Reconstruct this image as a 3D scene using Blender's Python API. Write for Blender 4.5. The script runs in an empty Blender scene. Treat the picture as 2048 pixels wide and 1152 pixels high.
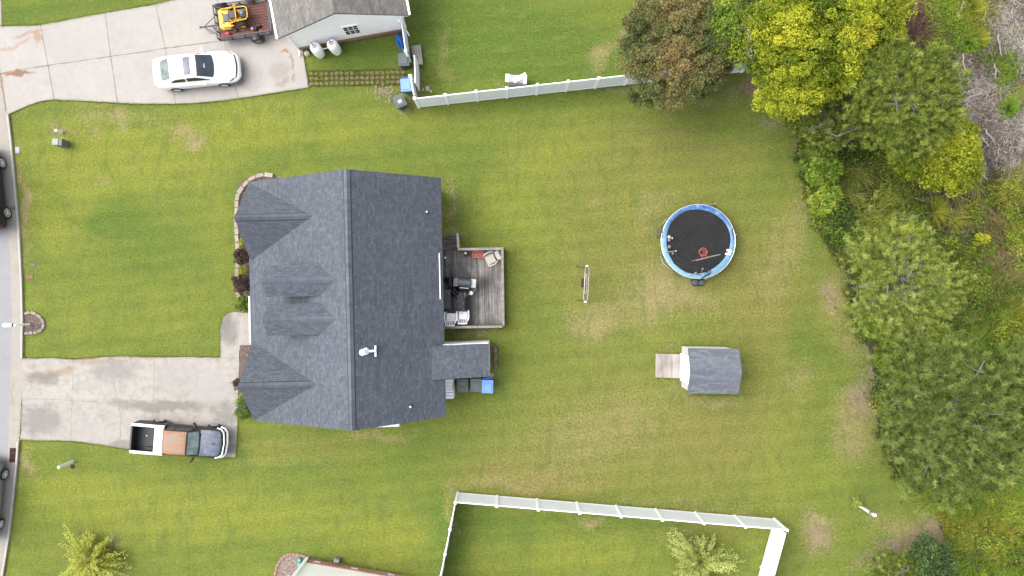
import bpy, bmesh, math, random
import numpy as np
from mathutils import Vector, Matrix

random.seed(7); RNG = np.random.default_rng(7)
R = math.radians
scene = bpy.context.scene

# ------------------------------------------------------------------ camera, sky, sun, exposure
CAM_H = 40.0
F = 1365.0                      # focal length in photo pixels (photo is 2048 wide)
cam_d = bpy.data.cameras.new("camera"); cam = bpy.data.objects.new("camera", cam_d)
scene.collection.objects.link(cam); scene.camera = cam
cam.location = (0, 0, CAM_H); cam.rotation_euler = (0, 0, 0)
cam_d.sensor_width = 36.0; cam_d.lens = 36.0 * F / 2048.0
cam_d.clip_start = 0.5; cam_d.clip_end = 1000

SUN_EL, SUN_AZ = 54.0, 285.0     # azimuth measured clockwise from +Y (north)
world = bpy.data.worlds.new("World"); scene.world = world; world.use_nodes = True
wn = world.node_tree; wn.nodes.clear()
sky = wn.nodes.new("ShaderNodeTexSky"); sky.sky_type = 'NISHITA'; sky.sun_disc = False
sky.sun_elevation = R(SUN_EL); sky.sun_rotation = R(SUN_AZ)
sky.air_density = 1.0; sky.dust_density = 4.0; sky.ozone_density = 0.6
hs = wn.nodes.new("ShaderNodeHueSaturation"); hs.inputs['Saturation'].default_value = 0.35   # overcast: the blue is washed out
bg = wn.nodes.new("ShaderNodeBackground"); bg.inputs[1].default_value = 0.15
wo = wn.nodes.new("ShaderNodeOutputWorld")
wn.links.new(sky.outputs[0], hs.inputs['Color']); wn.links.new(hs.outputs[0], bg.inputs[0]); wn.links.new(bg.outputs[0], wo.inputs[0])
sd = bpy.data.lights.new("sun", 'SUN'); sun = bpy.data.objects.new("sun", sd); scene.collection.objects.link(sun)
sd.energy = 0.9; sd.angle = R(55); sd.color = (1.0, 0.965, 0.91)
_az = R(SUN_AZ); _el = R(SUN_EL)
_d = Vector((math.sin(_az)*math.cos(_el), math.cos(_az)*math.cos(_el), math.sin(_el)))
sun.rotation_euler = _d.to_track_quat('Z', 'Y').to_euler()
scene.view_settings.view_transform = 'Standard'; scene.view_settings.look = 'None'
scene.view_settings.gamma = 1.0; scene.view_settings.exposure = 1.40
scene.view_settings.use_curve_mapping = False
scene.cycles.max_bounces = 6; scene.cycles.diffuse_bounces = 3; scene.cycles.transparent_max_bounces = 8
scene.render.use_persistent_data = False

# ------------------------------------------------------------------ helpers
def P(px, py, z=0.0):
    """Where a point measured in the photograph stands, given its height above the ground."""
    k = (CAM_H - z) / F
    return Vector(((px - 1024) * k, (576 - py) * k, z))

COL = scene.collection
def tag(o, label=None, cat=None, group=None, kind=None):
    if label: o['label'] = label
    if cat: o['category'] = cat
    if group: o['group'] = group
    if kind: o['kind'] = kind
    return o
def thing(name, label, cat, loc=(0, 0, 0), rz=0.0, group=None):
    o = bpy.data.objects.new(name, None); COL.objects.link(o); o.empty_display_size = .2
    o.location = loc; o.rotation_euler = (0, 0, rz)
    return tag(o, label, cat, group)
def link(name, me, parent=None):
    o = bpy.data.objects.new(name, me); COL.objects.link(o)
    if parent is not None: o.parent = parent
    return o

class MB:
    def __init__(s): s.v = []; s.f = []; s.m = []; s.uv = []; s.mi = 0
    def add(s, vs, fs, uvs=None):
        b = len(s.v); s.v += [tuple(v) for v in vs]
        for i, f in enumerate(fs):
            s.f.append([b + k for k in f]); s.m.append(s.mi)
            s.uv.append(uvs[i] if uvs else None)
        return s
    def box(s, c, d, rz=0, rx=0, ry=0, taper=1.0):
        M = Matrix.Rotation(rz, 3, 'Z') @ Matrix.Rotation(ry, 3, 'Y') @ Matrix.Rotation(rx, 3, 'X')
        vs = []
        for sz in (-1, 1):
            t = taper if sz > 0 else 1
            for sx, sy in ((-1, -1), (1, -1), (1, 1), (-1, 1)):
                vs.append(Vector(c) + M @ Vector((sx*d[0]/2*t, sy*d[1]/2*t, sz*d[2]/2)))
        return s.add(vs, [(3, 2, 1, 0), (4, 5, 6, 7), (0, 1, 5, 4), (1, 2, 6, 5), (2, 3, 7, 6), (3, 0, 4, 7)])
    def rbox(s, c, d, r=.03, rz=0):
        """box with chamfered vertical edges and a chamfered top"""
        x, y = d[0]/2, d[1]/2; r = min(r, x*.9, y*.9, d[2]*.45)
        def ring(k, z):
            o = [(x-k, -y+r), (x-k, y-r), (x-r, y-k), (-x+r, y-k), (-x+k, y-r), (-x+k, -y+r), (-x+r, -y+k), (x-r, -y+k)]
            M = Matrix.Rotation(rz, 3, 'Z')
            return [Vector(c) + M @ Vector((a, b, z)) for a, b in o]
        vs = ring(0, -d[2]/2) + ring(0, d[2]/2-r) + ring(r*.8, d[2]/2)
        fs = [tuple(range(7, -1, -1)), tuple(range(16, 24))]
        for l in range(2):
            for i in range(8):
                j = (i+1) % 8; fs.append((l*8+i, l*8+j, l*8+8+j, l*8+8+i))
        return s.add(vs, fs)
    def tube(s, pts, r, n=8, cap=True):
        pts = [Vector(p) for p in pts]; rs = r if isinstance(r, (list, tuple)) else [r]*len(pts)
        vs = []; fs = []
        prev = None
        for i, p in enumerate(pts):
            t = (pts[min(i+1, len(pts)-1)] - pts[max(i-1, 0)])
            if t.length < 1e-9: t = Vector((0, 0, 1))
            t.normalize()
            if prev is None:
                a = Vector((0, 0, 1)) if abs(t.z) < .9 else Vector((1, 0, 0))
                u = t.cross(a).normalized()
            else:
                u = (prev - t*prev.dot(t))
                u = u.normalized() if u.length > 1e-6 else t.cross(Vector((1, 0, .3))).normalized()
            prev = u; w = t.cross(u)
            for k in range(n):
                an = 2*math.pi*k/n
                vs.append(p + (u*math.cos(an) + w*math.sin(an))*rs[i])
        for i in range(len(pts)-1):
            for k in range(n):
                j = (k+1) % n
                fs.append((i*n+k, i*n+j, (i+1)*n+j, (i+1)*n+k))
        if cap:
            fs.append(tuple(range(n-1, -1, -1))); fs.append(tuple((len(pts)-1)*n+k for k in range(n)))
        return s.add(vs, fs)
    def lathe(s, prof, c=(0, 0, 0), n=20, axis='Z', close=False):
        vs = []; fs = []
        for (r, h) in prof:
            for k in range(n):
                an = 2*math.pi*k/n; a, b = r*math.cos(an), r*math.sin(an)
                v = (a, b, h) if axis == 'Z' else ((h, a, b) if axis == 'X' else (a, h, b))
                vs.append(Vector(c) + Vector(v))
        for i in range(len(prof)-1):
            for k in range(n):
                j = (k+1) % n; fs.append((i*n+k, i*n+j, (i+1)*n+j, (i+1)*n+k))
        fs.append(tuple(range(n-1, -1, -1))); fs.append(tuple((len(prof)-1)*n+k for k in range(n)))
        return s.add(vs, fs)
    def prism(s, poly, z0, z1):
        n = len(poly); vs = [(p[0], p[1], z0) for p in poly] + [(p[0], p[1], z1) for p in poly]
        fs = [tuple(range(n-1, -1, -1)), tuple(range(n, 2*n))]
        for i in range(n):
            j = (i+1) % n; fs.append((i, j, n+j, n+i))
        return s.add(vs, fs)
    def slab(s, top, t, u0, uax):
        """sloping slab from coplanar top points; uv in metres: u along uax, v up the slope"""
        top = [Vector(p) for p in top]; nrm = (top[1]-top[0]).cross(top[2]-top[0]).normalized()
        if nrm.z < 0: top.reverse(); nrm = -nrm
        U = Vector(uax).normalized(); U = (U - nrm*U.dot(nrm)).normalized(); V = nrm.cross(U)
        n = len(top); bot = [p - nrm*t for p in top]
        uvt = [((p-Vector(u0)).dot(U), (p-Vector(u0)).dot(V)) for p in top]
        fs = [tuple(range(n)), tuple(range(2*n-1, n-1, -1))]; uv = [uvt, uvt[::-1]]
        for i in range(n):
            j = (i+1) % n; fs.append((i, n+i, n+j, j)); uv.append([(0.01, .06)]*4)
        return s.add(top+bot, fs, uv)
    def build(s, name, mat, parent=None, smooth=None):
        me = bpy.data.meshes.new(name); me.from_pydata(s.v, [], s.f)
        mats = mat if isinstance(mat, (list, tuple)) else [mat]
        for m in mats: me.materials.append(m)
        if len(mats) > 1: me.polygons.foreach_set('material_index', s.m)
        if any(u for u in s.uv):
            L = me.uv_layers.new(name='UVMap')
            for p, u in zip(me.polygons, s.uv):
                if u:
                    for li, c in zip(p.loop_indices, u): L.data[li].uv = c
        me.validate(); me.update()
        if smooth:
            me.polygons.foreach_set('use_smooth', [True]*len(me.polygons)); me.set_sharp_from_angle(angle=R(smooth))
        return link(name, me, parent)

# ------------------------------------------------------------------ materials
KD = 0.72                       # all albedos but white paint were measured against a brighter exposure
def dk(c, k=None): return tuple(x*(k or KD) for x in c) if max(c) < .62 else tuple(c)
class NT:
    def __init__(s, name):
        s.m = bpy.data.materials.new(name); s.m.use_nodes = True; s.t = s.m.node_tree; s.t.nodes.clear()
        s.out = s.n('ShaderNodeOutputMaterial'); s.co = None
    def n(s, typ, **kw):
        x = s.t.nodes.new(typ)
        for k, v in kw.items(): setattr(x, k, v)
        return x
    def l(s, a, b): s.t.links.new(a, b)
    def obj(s):
        if s.co is None: s.co = s.n('ShaderNodeTexCoord')
        return s.co.outputs['Object']
    def mapping(s, scale=(1, 1, 1), loc=(0, 0, 0), rot=(0, 0, 0), src=None, vt='POINT'):
        m = s.n('ShaderNodeMapping', vector_type=vt); m.inputs['Scale'].default_value = scale
        m.inputs['Location'].default_value = loc; m.inputs['Rotation'].default_value = rot
        s.l(src or s.obj(), m.inputs[0]); return m.outputs[0]
    def noise(s, scale, detail=4, rough=.55, src=None, dist=0):
        n = s.n('ShaderNodeTexNoise'); n.inputs['Scale'].default_value = scale; n.inputs['Detail'].default_value = detail
        n.inputs['Roughness'].default_value = rough; n.inputs['Distortion'].default_value = dist
        s.l(src or s.obj(), n.inputs['Vector']); return n.outputs['Fac']
    def ramp(s, fac, stops):
        r = s.n('ShaderNodeValToRGB'); e = r.color_ramp.elements
        while len(e) < len(stops): e.new(0.5)
        for x, (p, c) in zip(e, stops):
            x.position = p; x.color = (*c, 1) if not isinstance(c, (int, float)) else (c, c, c, 1)
        s.l(fac, r.inputs[0]); return r.outputs[0]
    def mix(s, fac, a, b, typ='MIX'):
        m = s.n('ShaderNodeMix', data_type='RGBA', blend_type=typ)
        for v, k in ((fac, 0), (a, 6), (b, 7)):
            if isinstance(v, (int, float)): m.inputs[k].default_value = v
            elif isinstance(v, tuple): m.inputs[k].default_value = (*v, 1)
            else: s.l(v, m.inputs[k])
        return m.outputs[2]
    def math(s, op, a, b=0.0, clamp=False):
        m = s.n('ShaderNodeMath', operation=op, use_clamp=clamp)
        for v, k in ((a, 0), (b, 1)):
            if isinstance(v, (int, float)): m.inputs[k].default_value = v
            else: s.l(v, m.inputs[k])
        return m.outputs[0]
    def bump(s, h, strength=.3, dist=.02):
        b = s.n('ShaderNodeBump'); b.inputs['Strength'].default_value = strength; b.inputs['Distance'].default_value = dist
        s.l(h, b.inputs['Height']); return b.outputs[0]
    def attr(s, name):
        a = s.n('ShaderNodeAttribute'); a.attribute_name = name; return a
    def blob(s, x, y, rx, ry, rot=0, warp=None):
        """soft elliptic mask at a place in metres"""
        src = warp or s.obj()
        v = s.mapping((rx, ry, 1000), (x, y, 0), (0, 0, rot), src=src, vt='TEXTURE')
        g = s.n('ShaderNodeTexGradient', gradient_type='SPHERICAL'); s.l(v, g.inputs[0]); return g.outputs['Fac']
    def done(s, col, rough=.7, metal=0.0, normal=None, trans=0.0, spec=.5, coat=0.0, alpha=None):
        b = s.n('ShaderNodeBsdfPrincipled')
        for v, k in ((col, 'Base Color'), (rough, 'Roughness'), (metal, 'Metallic'), (spec, 'Specular IOR Level'), (coat, 'Coat Weight')):
            if isinstance(v, tuple): b.inputs[k].default_value = (*v, 1)
            elif isinstance(v, (int, float)): b.inputs[k].default_value = v
            else: s.l(v, b.inputs[k])
        if alpha is not None: b.inputs['Alpha'].default_value = alpha
        if normal: s.l(normal, b.inputs['Normal'])
        if trans:
            t = s.n('ShaderNodeBsdfTranslucent'); s.l(col, t.inputs[0]) if not isinstance(col, tuple) else None
            m = s.n('ShaderNodeMixShader'); m.inputs[0].default_value = trans
            s.l(b.outputs[0], m.inputs[1]); s.l(t.outputs[0], m.inputs[2]); s.l(m.outputs[0], s.out.inputs[0])
        else: s.l(b.outputs[0], s.out.inputs[0])
        return s.m

_mc = {}
def mat(name, col, rough=.6, metal=0.0, var=.12, scale=6.0, col2=None, bump=0.0, coat=0.0, stretch=(1, 1, 1), amt=.5, spec=.5, fine=True):
    if name in _mc: return _mc[name]
    t = NT(name); src = t.mapping(stretch); col = dk(col); col2 = dk(col2) if col2 else None
    f = t.noise(scale, 5, .6, src=src)
    lo = tuple(c*(1-var) for c in col); hi = tuple(min(1, c*(1+var)) for c in col)
    c = t.ramp(f, [(.3, lo), (.7, hi)])
    if col2: c = t.mix(t.ramp(t.noise(scale*1.7, 6, .7, src=src), [(.62-amt*.4, 0.0), (.72-amt*.25, 1.0)]), c, col2)
    nrm = t.bump(t.noise(scale*6, 4, .6, src=src), bump, .01) if bump else None
    _mc[name] = t.done(c, rough, metal, nrm, coat=coat, spec=spec); return _mc[name]

M_WHITEV = mat('white_vinyl', (.88, .885, .90), .45, var=.02, scale=1.5)
M_WHITEP = mat('white_plastic', (.80, .80, .79), .4, var=.03, scale=4)
M_BLACK = mat('black_plastic', (.015, .016, .018), .5, var=.3)
M_RUBBER = mat('tyre_rubber', (.022, .022, .023), .8, var=.25)
M_ALLOY = mat('alloy_rim', (.66, .66, .67), .4, .15, var=.1)
M_CHROME = mat('bumper_chrome', (.75, .75, .77), .25, .7, var=.08)
M_GLASS = mat('dark_window_glass', (.022, .035, .045), .08, 0, var=.5, scale=2.0, spec=.9)
M_STEEL = mat('galvanised_steel', (.45, .46, .47), .45, .7, var=.12)
M_DARKSTEEL = mat('painted_dark_steel', (.05, .055, .065), .5, .3, var=.3, col2=(.12, .07, .05), amt=.1)

def shingle(name, c1, c2, mort, w=.30, h=.135):
    c1, c2, mort = dk(c1), dk(c2), dk(mort)
    t = NT(name); uv = t.n('ShaderNodeTexCoord').outputs['UV']
    def br(w, h, off, a, b, m, ms):
        k = t.n('ShaderNodeTexBrick'); k.offset = .37; k.offset_frequency = 2; k.squash = 1.35; k.squash_frequency = 3
        for nme, v in (('Color1', (*a, 1)), ('Color2', (*b, 1)), ('Mortar', (*m, 1))): k.inputs[nme].default_value = v
        k.inputs['Scale'].default_value = 1; k.inputs['Brick Width'].default_value = w; k.inputs['Row Height'].default_value = h
        k.inputs['Mortar Size'].default_value = ms; k.inputs['Bias'].default_value = 0.0; k.inputs['Mortar Smooth'].default_value = .2
        mp = t.mapping(loc=off, src=uv); t.l(mp, k.inputs['Vector']); return k
    a = br(w, h, (0, 0, 0), c1, c2, mort, .006)
    b = br(w*.62, h, (.13, 0, 0), (.90, .90, .90), (1.12, 1.12, 1.12), (1, 1, 1), 0.0)
    c = t.mix(1.0, a.outputs['Color'], b.outputs['Color'], 'MULTIPLY')
    # weathering and granule speckle
    wv = t.ramp(t.noise(.35, 4, .6), [(.3, .95), (.7, 1.06)]); c = t.mix(1.0, c, wv, 'MULTIPLY')
    g = t.ramp(t.noise(60, 2, .7), [(.25, .80), (.75, 1.22)]); c = t.mix(1.0, c, g, 'MULTIPLY')
    sep = t.n('ShaderNodeSeparateXYZ'); t.l(uv, sep.inputs[0])
    saw = t.math('FRACT', t.math('DIVIDE', sep.outputs[1], h))
    hgt = t.math('ADD', t.math('MULTIPLY', t.math('SUBTRACT', 1.0, saw), 1.0), t.math('MULTIPLY', b.outputs['Fac'], -.4))
    return t.done(c, .9, normal=t.bump(hgt, .5, .012), spec=.25)
M_ROOF = shingle('blue_grey_shingle', (.088, .099, .121), (.122, .135, .160), (.045, .051, .064), w=.24)
M_ROOFCAP = shingle('ridge_cap_shingle', (.105, .119, .145), (.130, .145, .172), (.04, .045, .055), w=.34, h=1.0)
M_ROOF2 = shingle('weathered_taupe_shingle', (.16, .148, .138), (.215, .203, .193), (.09, .084, .078))
M_ROOF3 = shingle('shed_shingle', (.132, .146, .172), (.172, .187, .212), (.09, .10, .12), h=.13)

def siding(name, col):
    t = NT(name); sep = t.n('ShaderNodeSeparateXYZ'); t.l(t.obj(), sep.inputs[0])
    saw = t.math('FRACT', t.math('MULTIPLY', sep.outputs[2], 8.0))
    c = t.mix(t.ramp(saw, [(0.0, 1.0), (.06, 1.0), (.1, 0.0)]), col, tuple(x*.72 for x in col))
    c = t.mix(1.0, c, t.ramp(t.noise(1.2, 4), [(.3, .96), (.7, 1.03)]), 'MULTIPLY')
    return t.done(c, .55, normal=t.bump(saw, .25, .02))
M_SIDING = siding('white_lap_siding', (.92, .905, .92))
M_SIDING2 = siding('cream_lap_siding', (.93, .915, .89))

def brickmat(name, c1, c2, mort, bw=.21, bh=.075):
    c1, c2, mort = dk(c1), dk(c2), dk(mort)
    t = NT(name); sep = t.n('ShaderNodeSeparateXYZ'); t.l(t.obj(), sep.inputs[0])
    cmb = t.n('ShaderNodeCombineXYZ'); t.l(t.math('ADD', sep.outputs[0], sep.outputs[1]), cmb.inputs[0]); t.l(sep.outputs[2], cmb.inputs[1])
    k = t.n('ShaderNodeTexBrick'); t.l(cmb.outputs[0], k.inputs['Vector'])
    for nme, v in (('Color1', (*c1, 1)), ('Color2', (*c2, 1)), ('Mortar', (*mort, 1))): k.inputs[nme].default_value = v
    k.inputs['Scale'].default_value = 1; k.inputs['Brick Width'].default_value = bw; k.inputs['Row Height'].default_value = bh; k.inputs['Mortar Size'].default_value = .008
    c = t.mix(1.0, k.outputs['Color'], t.ramp(t.noise(9, 4), [(.3, .8), (.7, 1.2)]), 'MULTIPLY')
    return t.done(c, .85)
M_BRICK = brickmat('red_brick', (.38, .16, .115), (.28, .12, .09), (.42, .38, .34))
M_BRICK2 = brickmat('tan_red_brick', (.42, .18, .11), (.33, .15, .10), (.48, .42, .36))

def deckwood(name, lo, mid, hi, sy=.06, sx=1.6, sc=8):
    lo, mid, hi = dk(lo), dk(mid), dk(hi)
    t = NT(name)
    st = t.mapping((sx, sy, 1))
    f = t.noise(sc, 8, .75, src=st, dist=.3); g = t.noise(.8, 4, .6)
    ff = t.math('ADD', t.math('MULTIPLY', f, .75), t.math('MULTIPLY', g, .55))
    sep = t.n('ShaderNodeSeparateXYZ'); t.l(t.obj(), sep.inputs[0])
    wn_ = t.n('ShaderNodeTexWhiteNoise', noise_dimensions='1D'); t.l(t.math('FLOOR', t.math('DIVIDE', sep.outputs[0], .145)), wn_.inputs['W'])
    ff = t.math('ADD', ff, t.math('MULTIPLY', t.math('SUBTRACT', wn_.outputs['Value'], .5), .12))
    c = t.ramp(ff, [(.46, lo), (.64, mid), (.82, hi)])
    return t.done(c, .85, normal=t.bump(f, .4, .01))
M_DECK = deckwood('weathered_deck_wood', (.036, .031, .027), (.125, .115, .105), (.34, .325, .305))
M_DECK2 = deckwood('pale_weathered_wood', (.21, .175, .155), (.36, .32, .29), (.46, .42, .39))
M_RAILWOOD = mat('grey_rail_wood', (.28, .26, .24), .8, var=.2, scale=5, col2=(.17, .155, .14), amt=.35, stretch=(1, 1, 1))

# ------------------------------------------------------------------ ground (lawn)
# kinds: t tan/dry, s bare soil, g lush green, y bright yellow-green, o dull olive
BL = []
def B(k, px, py, rx, ry, s=1.0): BL.append((k, (px-1024)*CAM_H/F, (576-py)*CAM_H/F, rx*CAM_H/F, ry*CAM_H/F, s))
for a in [
 # left front lawn
 ('y',200,280,190,60,.7),('y',180,350,120,60,.8),('y',330,330,120,50,.6),('y',150,640,90,60,.5),('y',330,620,110,70,.5),('y',420,430,60,90,.4),('y',110,470,70,60,.5),
 ('g',240,440,70,70,.8),('g',100,400,40,60,.5),('g',350,470,90,60,.5),('g',130,560,90,60,.4),('g',300,540,80,50,.4),('g',190,455,40,30,.6),('g',240,690,140,30,.5),
 ('t',375,262,45,18,.9),('t',395,285,22,14,.9),('t',245,240,18,16,.8),('t',190,235,40,22,.6),('t',255,262,10,10,.9),('t',118,265,22,16,.9),('t',195,270,14,10,.9),('t',300,230,60,16,.5),('t',60,215,60,10,.35),
 ('s',64,312,7,5,1.1),('s',136,272,14,9,.8),('s',128,302,16,7,.8),('t',40,360,8,80,.9),('t',45,420,10,60,.7),('s',41,385,5,30,.8),('t',47,500,6,40,.8),('t',206,372,24,8,.8),('y',60,600,22,20,.5),
 ('t',60,920,18,30,.9),('t',35,955,14,30,.6),
 # strip below the driveway
 ('y',300,1010,240,60,.6),('y',150,990,110,50,.6),('y',620,1040,200,60,.5),('y',780,1080,100,60,.6),('y',60,1120,80,60,.3),('g',90,1060,70,60,.5),('g',480,1100,120,40,.4),('g',250,950,70,22,.4),('g',640,950,150,30,.5),('g',860,1010,70,60,.5),
 ('o',600,900,180,40,.6),('t',215,1090,22,20,.7),('s',222,1100,12,10,.9),('g',880,1090,30,60,.6),('t',560,930,180,18,.3),
 # above the house
 ('y',520,240,130,50,.8),('y',430,300,90,50,.5),('y',620,270,120,40,.6),('y',760,250,90,40,.5),('y',900,220,120,25,.4),('g',640,240,30,50,.5),('g',800,300,160,40,.45),('g',560,320,120,20,.5),('g',950,330,70,50,.6),('g',640,190,60,14,.6),
 # neighbour's yard top: lush
 ('g',980,100,130,110,1.0),('g',1120,120,110,80,.9),('g',720,110,110,50,1.0),('g',880,40,60,90,.9),('g',1210,140,60,50,.8),('y',1010,180,120,20,.8),('y',940,30,60,50,.5),('y',1000,80,60,40,.5),('y',1110,180,60,20,.5),
 ('t',878,70,14,60,.35),('t',885,120,12,40,.35),('t',890,160,14,14,.4),('s',1175,160,12,10,1.1),('s',1075,178,0.1,.1,0),('s',1238,80,10,16,1.0),('t',1200,100,34,20,.9),('t',1190,130,24,14,.6),('s',997,177,14,8,1.0),('s',975,168,9,5,.7),('t',870,152,8,8,.8),('s',840,190,14,10,.8),
 ('s',820,205,20,20,1.0),('g',60,20,150,40,.8),('y',70,10,40,30,.6),('g',250,10,80,20,.7),('g',0,30,50,30,.5),
 # middle back yard
 ('o',1250,500,260,220,.75),('o',1150,850,300,150,.6),('o',1450,900,200,120,.7),('o',1100,300,140,80,.35),('o',1400,280,160,80,.6),('o',1550,600,120,200,.8),('o',1040,960,180,50,.8),
 ('y',1080,320,90,60,.6),('y',1040,420,60,60,.5),('y',1500,950,100,60,.3),('y',1560,880,70,80,.25),('y',1260,420,50,60,.4),('y',1150,290,70,40,.4),('y',960,420,50,60,.5),('y',1100,470,70,70,.35),
 ('g',1010,800,60,70,.5),('g',960,730,30,60,.5),('g',1430,250,130,50,.6),('g',1370,330,80,40,.4),('g',1620,500,40,60,.6),('g',1600,660,40,90,.5),('g',1090,620,50,80,.5),('g',1200,480,70,40,.4),('g',1280,700,60,70,.3),('g',900,900,100,50,.5),('g',780,900,80,50,.4),('g',1640,710,60,50,.6),('g',1500,380,60,50,.4),('g',1660,880,40,60,.4),
 ('s',1180,620,22,8,.6),('t',1185,630,60,34,.65),('s',1200,655,20,10,.45),('t',1195,660,50,20,.5),('t',1330,570,50,50,.55),('s',1335,540,22,26,.5),('t',1300,620,60,50,.4),('s',1318,625,10,14,.55),('t',1285,430,36,50,.5),('s',1300,470,12,30,.5),('t',1180,400,16,10,.7),('s',1188,404,5,9,.7),('t',1340,400,60,16,.4),('s',1390,580,40,12,.6),('t',1400,600,70,22,.5),
 ('t',1160,880,140,50,.25),('t',1270,820,100,60,.2),('t',1080,960,160,22,.35),('t',1350,1010,240,14,.4),('t',1000,973,90,8,.7),('t',1450,1030,120,8,.8),
 ('s',1340,700,12,6,.8),('s',1345,780,16,14,.9),('s',1420,792,50,5,.9),('t',1420,800,70,12,.6),('s',1380,694,40,4,.7),
 ('s',895,400,9,60,.7),('t',900,420,12,80,.6),('s',910,468,26,8,.8),('s',950,668,60,12,1.1),('s',1012,580,5,80,.6),('s',740,862,60,5,1.0),('t',770,870,90,10,.7),
 ('t',1200,860,230,120,.12),('t',1330,600,200,130,.10),('y',150,420,110,110,.35),('y',330,1040,260,60,.4),('y',1000,60,120,60,.2),('g',1050,60,160,90,.5),
 ('t',1170,860,170,90,.16),('t',1330,580,160,80,.14),
 # right edge
 ('s',1716,800,34,48,1.2),('s',1740,740,18,50,1.1),('t',1700,830,50,50,.8),('s',1665,596,17,30,1.1),('t',1668,600,30,45,.8),('t',1560,520,50,100,.5),('t',1600,420,40,80,.4),('t',1590,760,40,50,.5),('t',1700,690,40,60,.6),('t',1720,900,60,50,.6),('t',1690,560,20,60,.5),
 ('y',1600,980,60,60,.2),('y',1680,960,60,50,.4),('y',1560,840,50,60,.2),('s',1627,1080,28,36,1.1),('t',1625,1080,36,42,1.0),('t',1630,1045,26,12,.8),
 ('s',1780,1090,60,16,1.1),('s',1820,1070,50,20,.9),('s',1868,1055,44,38,1.2),('t',1800,1050,80,30,.7),('s',1740,1130,50,20,1.0),('t',1850,1040,10,10,1.0),('s',1600,290,14,40,.9),('s',1612,360,12,60,.8),('s',1650,470,16,50,.7),
 ('s',1560,240,30,16,.8),('s',1500,175,60,14,.8),('s',1540,155,50,26,1.1),('t',1480,200,80,14,.4),('s',1290,180,24,8,.9),('s',1310,196,10,10,.7),('t',1390,200,60,14,.6),('s',1230,186,50,5,.7),('s',1345,100,90,90,.9),('s',1620,110,130,110,1.0),('s',1250,198,20,8,.5),
 # inside the lower fence
 ('g',980,1060,70,40,.7),('g',1150,1040,180,22,.6),('g',1320,1060,120,30,.5),('t',1180,1040,30,14,.8),('s',1185,1040,12,6,.6),('t',1350,1080,60,24,.5),('y',1100,1110,100,40,.6),('y',1230,1110,110,40,.6),('y',1490,1100,40,40,.3),('o',1400,1060,130,40,.5),('g',900,1080,30,90,.8),
 ('s',1530,1100,4,60,.8),('s',912,990,8,14,.9),('t',900,1040,10,70,.6),
]: B(*a)
def lawn_masks(X, Y):
    out = {k: np.zeros_like(X) for k in 'tsgyo'}
    # a cheap smooth warp so the patches are not ellipses
    wx = X + .15*np.sin(Y*1.9+.7) + .12*np.sin(Y*4.3+X*1.1) + .25*np.sin(Y*.63+2); wy = Y + .15*np.sin(X*1.7+.3) + .11*np.sin(X*4.7-Y*1.3) + .2*np.sin(X*.57)
    for k, x, y, rx, ry, s in BL:
        if s <= 0: continue
        d = ((wx-x)/max(rx, .12))**2 + ((wy-y)/max(ry, .12))**2
        out[k] += s*np.exp(-d*1.1)
    return {k: np.clip(v, 0, 1.3)/1.3 for k, v in out.items()}
def axis(lo, hi, st, far):
    a = list(np.arange(lo, hi+1e-6, st)); return np.array([-far, -far*.5, -60] + a + [60, far*.5, far])
gx = axis(-34, 34, .2, 320.0); gy = axis(-20, 20, .2, 320.0)
XX, YY = np.meshgrid(gx, gy)
me = bpy.data.meshes.new('lawn')
nv = XX.size; ny_, nx_ = XX.shape
vv = np.stack([XX.ravel(), YY.ravel(), np.zeros(nv)], 1)
ii = (np.arange(ny_-1)[:, None]*nx_ + np.arange(nx_-1)[None, :]).ravel()
ff = np.stack([ii, ii+1, ii+1+nx_, ii+nx_], 1)
def npmesh(me, v, f):
    k = f.shape[1]
    me.vertices.add(len(v)); me.vertices.foreach_set('co', v.astype(np.float32).ravel())
    me.loops.add(f.size); me.loops.foreach_set('vertex_index', f.astype(np.int32).ravel())
    me.polygons.add(len(f)); me.polygons.foreach_set('loop_start', np.arange(0, f.size, k, dtype=np.int32))
    me.polygons.foreach_set('loop_total', np.full(len(f), k, dtype=np.int32))
    me.update(calc_edges=True)
npmesh(me, vv, ff)
mk = lawn_masks(XX.ravel(), YY.ravel())
for nm, keys in (('wear', 'tsg'), ('tone', 'yo')):
    a = me.color_attributes.new(nm, 'FLOAT_COLOR', 'POINT')
    c = np.ones((nv, 4), np.float32); c[:, :3] = 0
    for i, k in enumerate(keys): c[:, i] = mk[k]
    a.data.foreach_set('color', c.ravel())
t = NT('lawn_grass')
wr = t.n('ShaderNodeSeparateColor'); t.l(t.attr('wear').outputs['Color'], wr.inputs[0])
tn = t.n('ShaderNodeSeparateColor'); t.l(t.attr('tone').outputs['Color'], tn.inputs[0])
n_big = t.noise(.35, 5, .6, dist=.6); n_med = t.noise(1.6, 6, .7, dist=.4); n_sm = t.noise(7, 5, .75); n_fine = t.noise(34, 3, .8)
n_bl = t.noise(90, 2, .7, src=t.mapping((1, .45, 1), rot=(0, 0, .6)))
def fmask(a, lo, hi, n, k=.9):
    return t.ramp(t.math('ADD', a, t.math('MULTIPLY', t.math('SUBTRACT', n, .5), k)), [(lo, 0.0), (hi, 1.0)])
G_LUSH = (.075, .115, .018); G_YEL = (.148, .166, .026); G_OLV = (.146, .134, .038); G_TAN = (.205, .172, .080)
c = t.mix(t.ramp(n_big, [(.35, 0.0), (.65, 1.0)]), (.096, .128, .022), (.126, .147, .025))
c = t.mix(fmask(tn.outputs[1], .18, .75, n_med, .5), c, G_OLV)
c = t.mix(fmask(tn.outputs[0], .15, .62, n_med, .8), c, G_YEL)
c = t.mix(fmask(wr.outputs[2], .15, .75, n_med, .7), c, G_LUSH)
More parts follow.
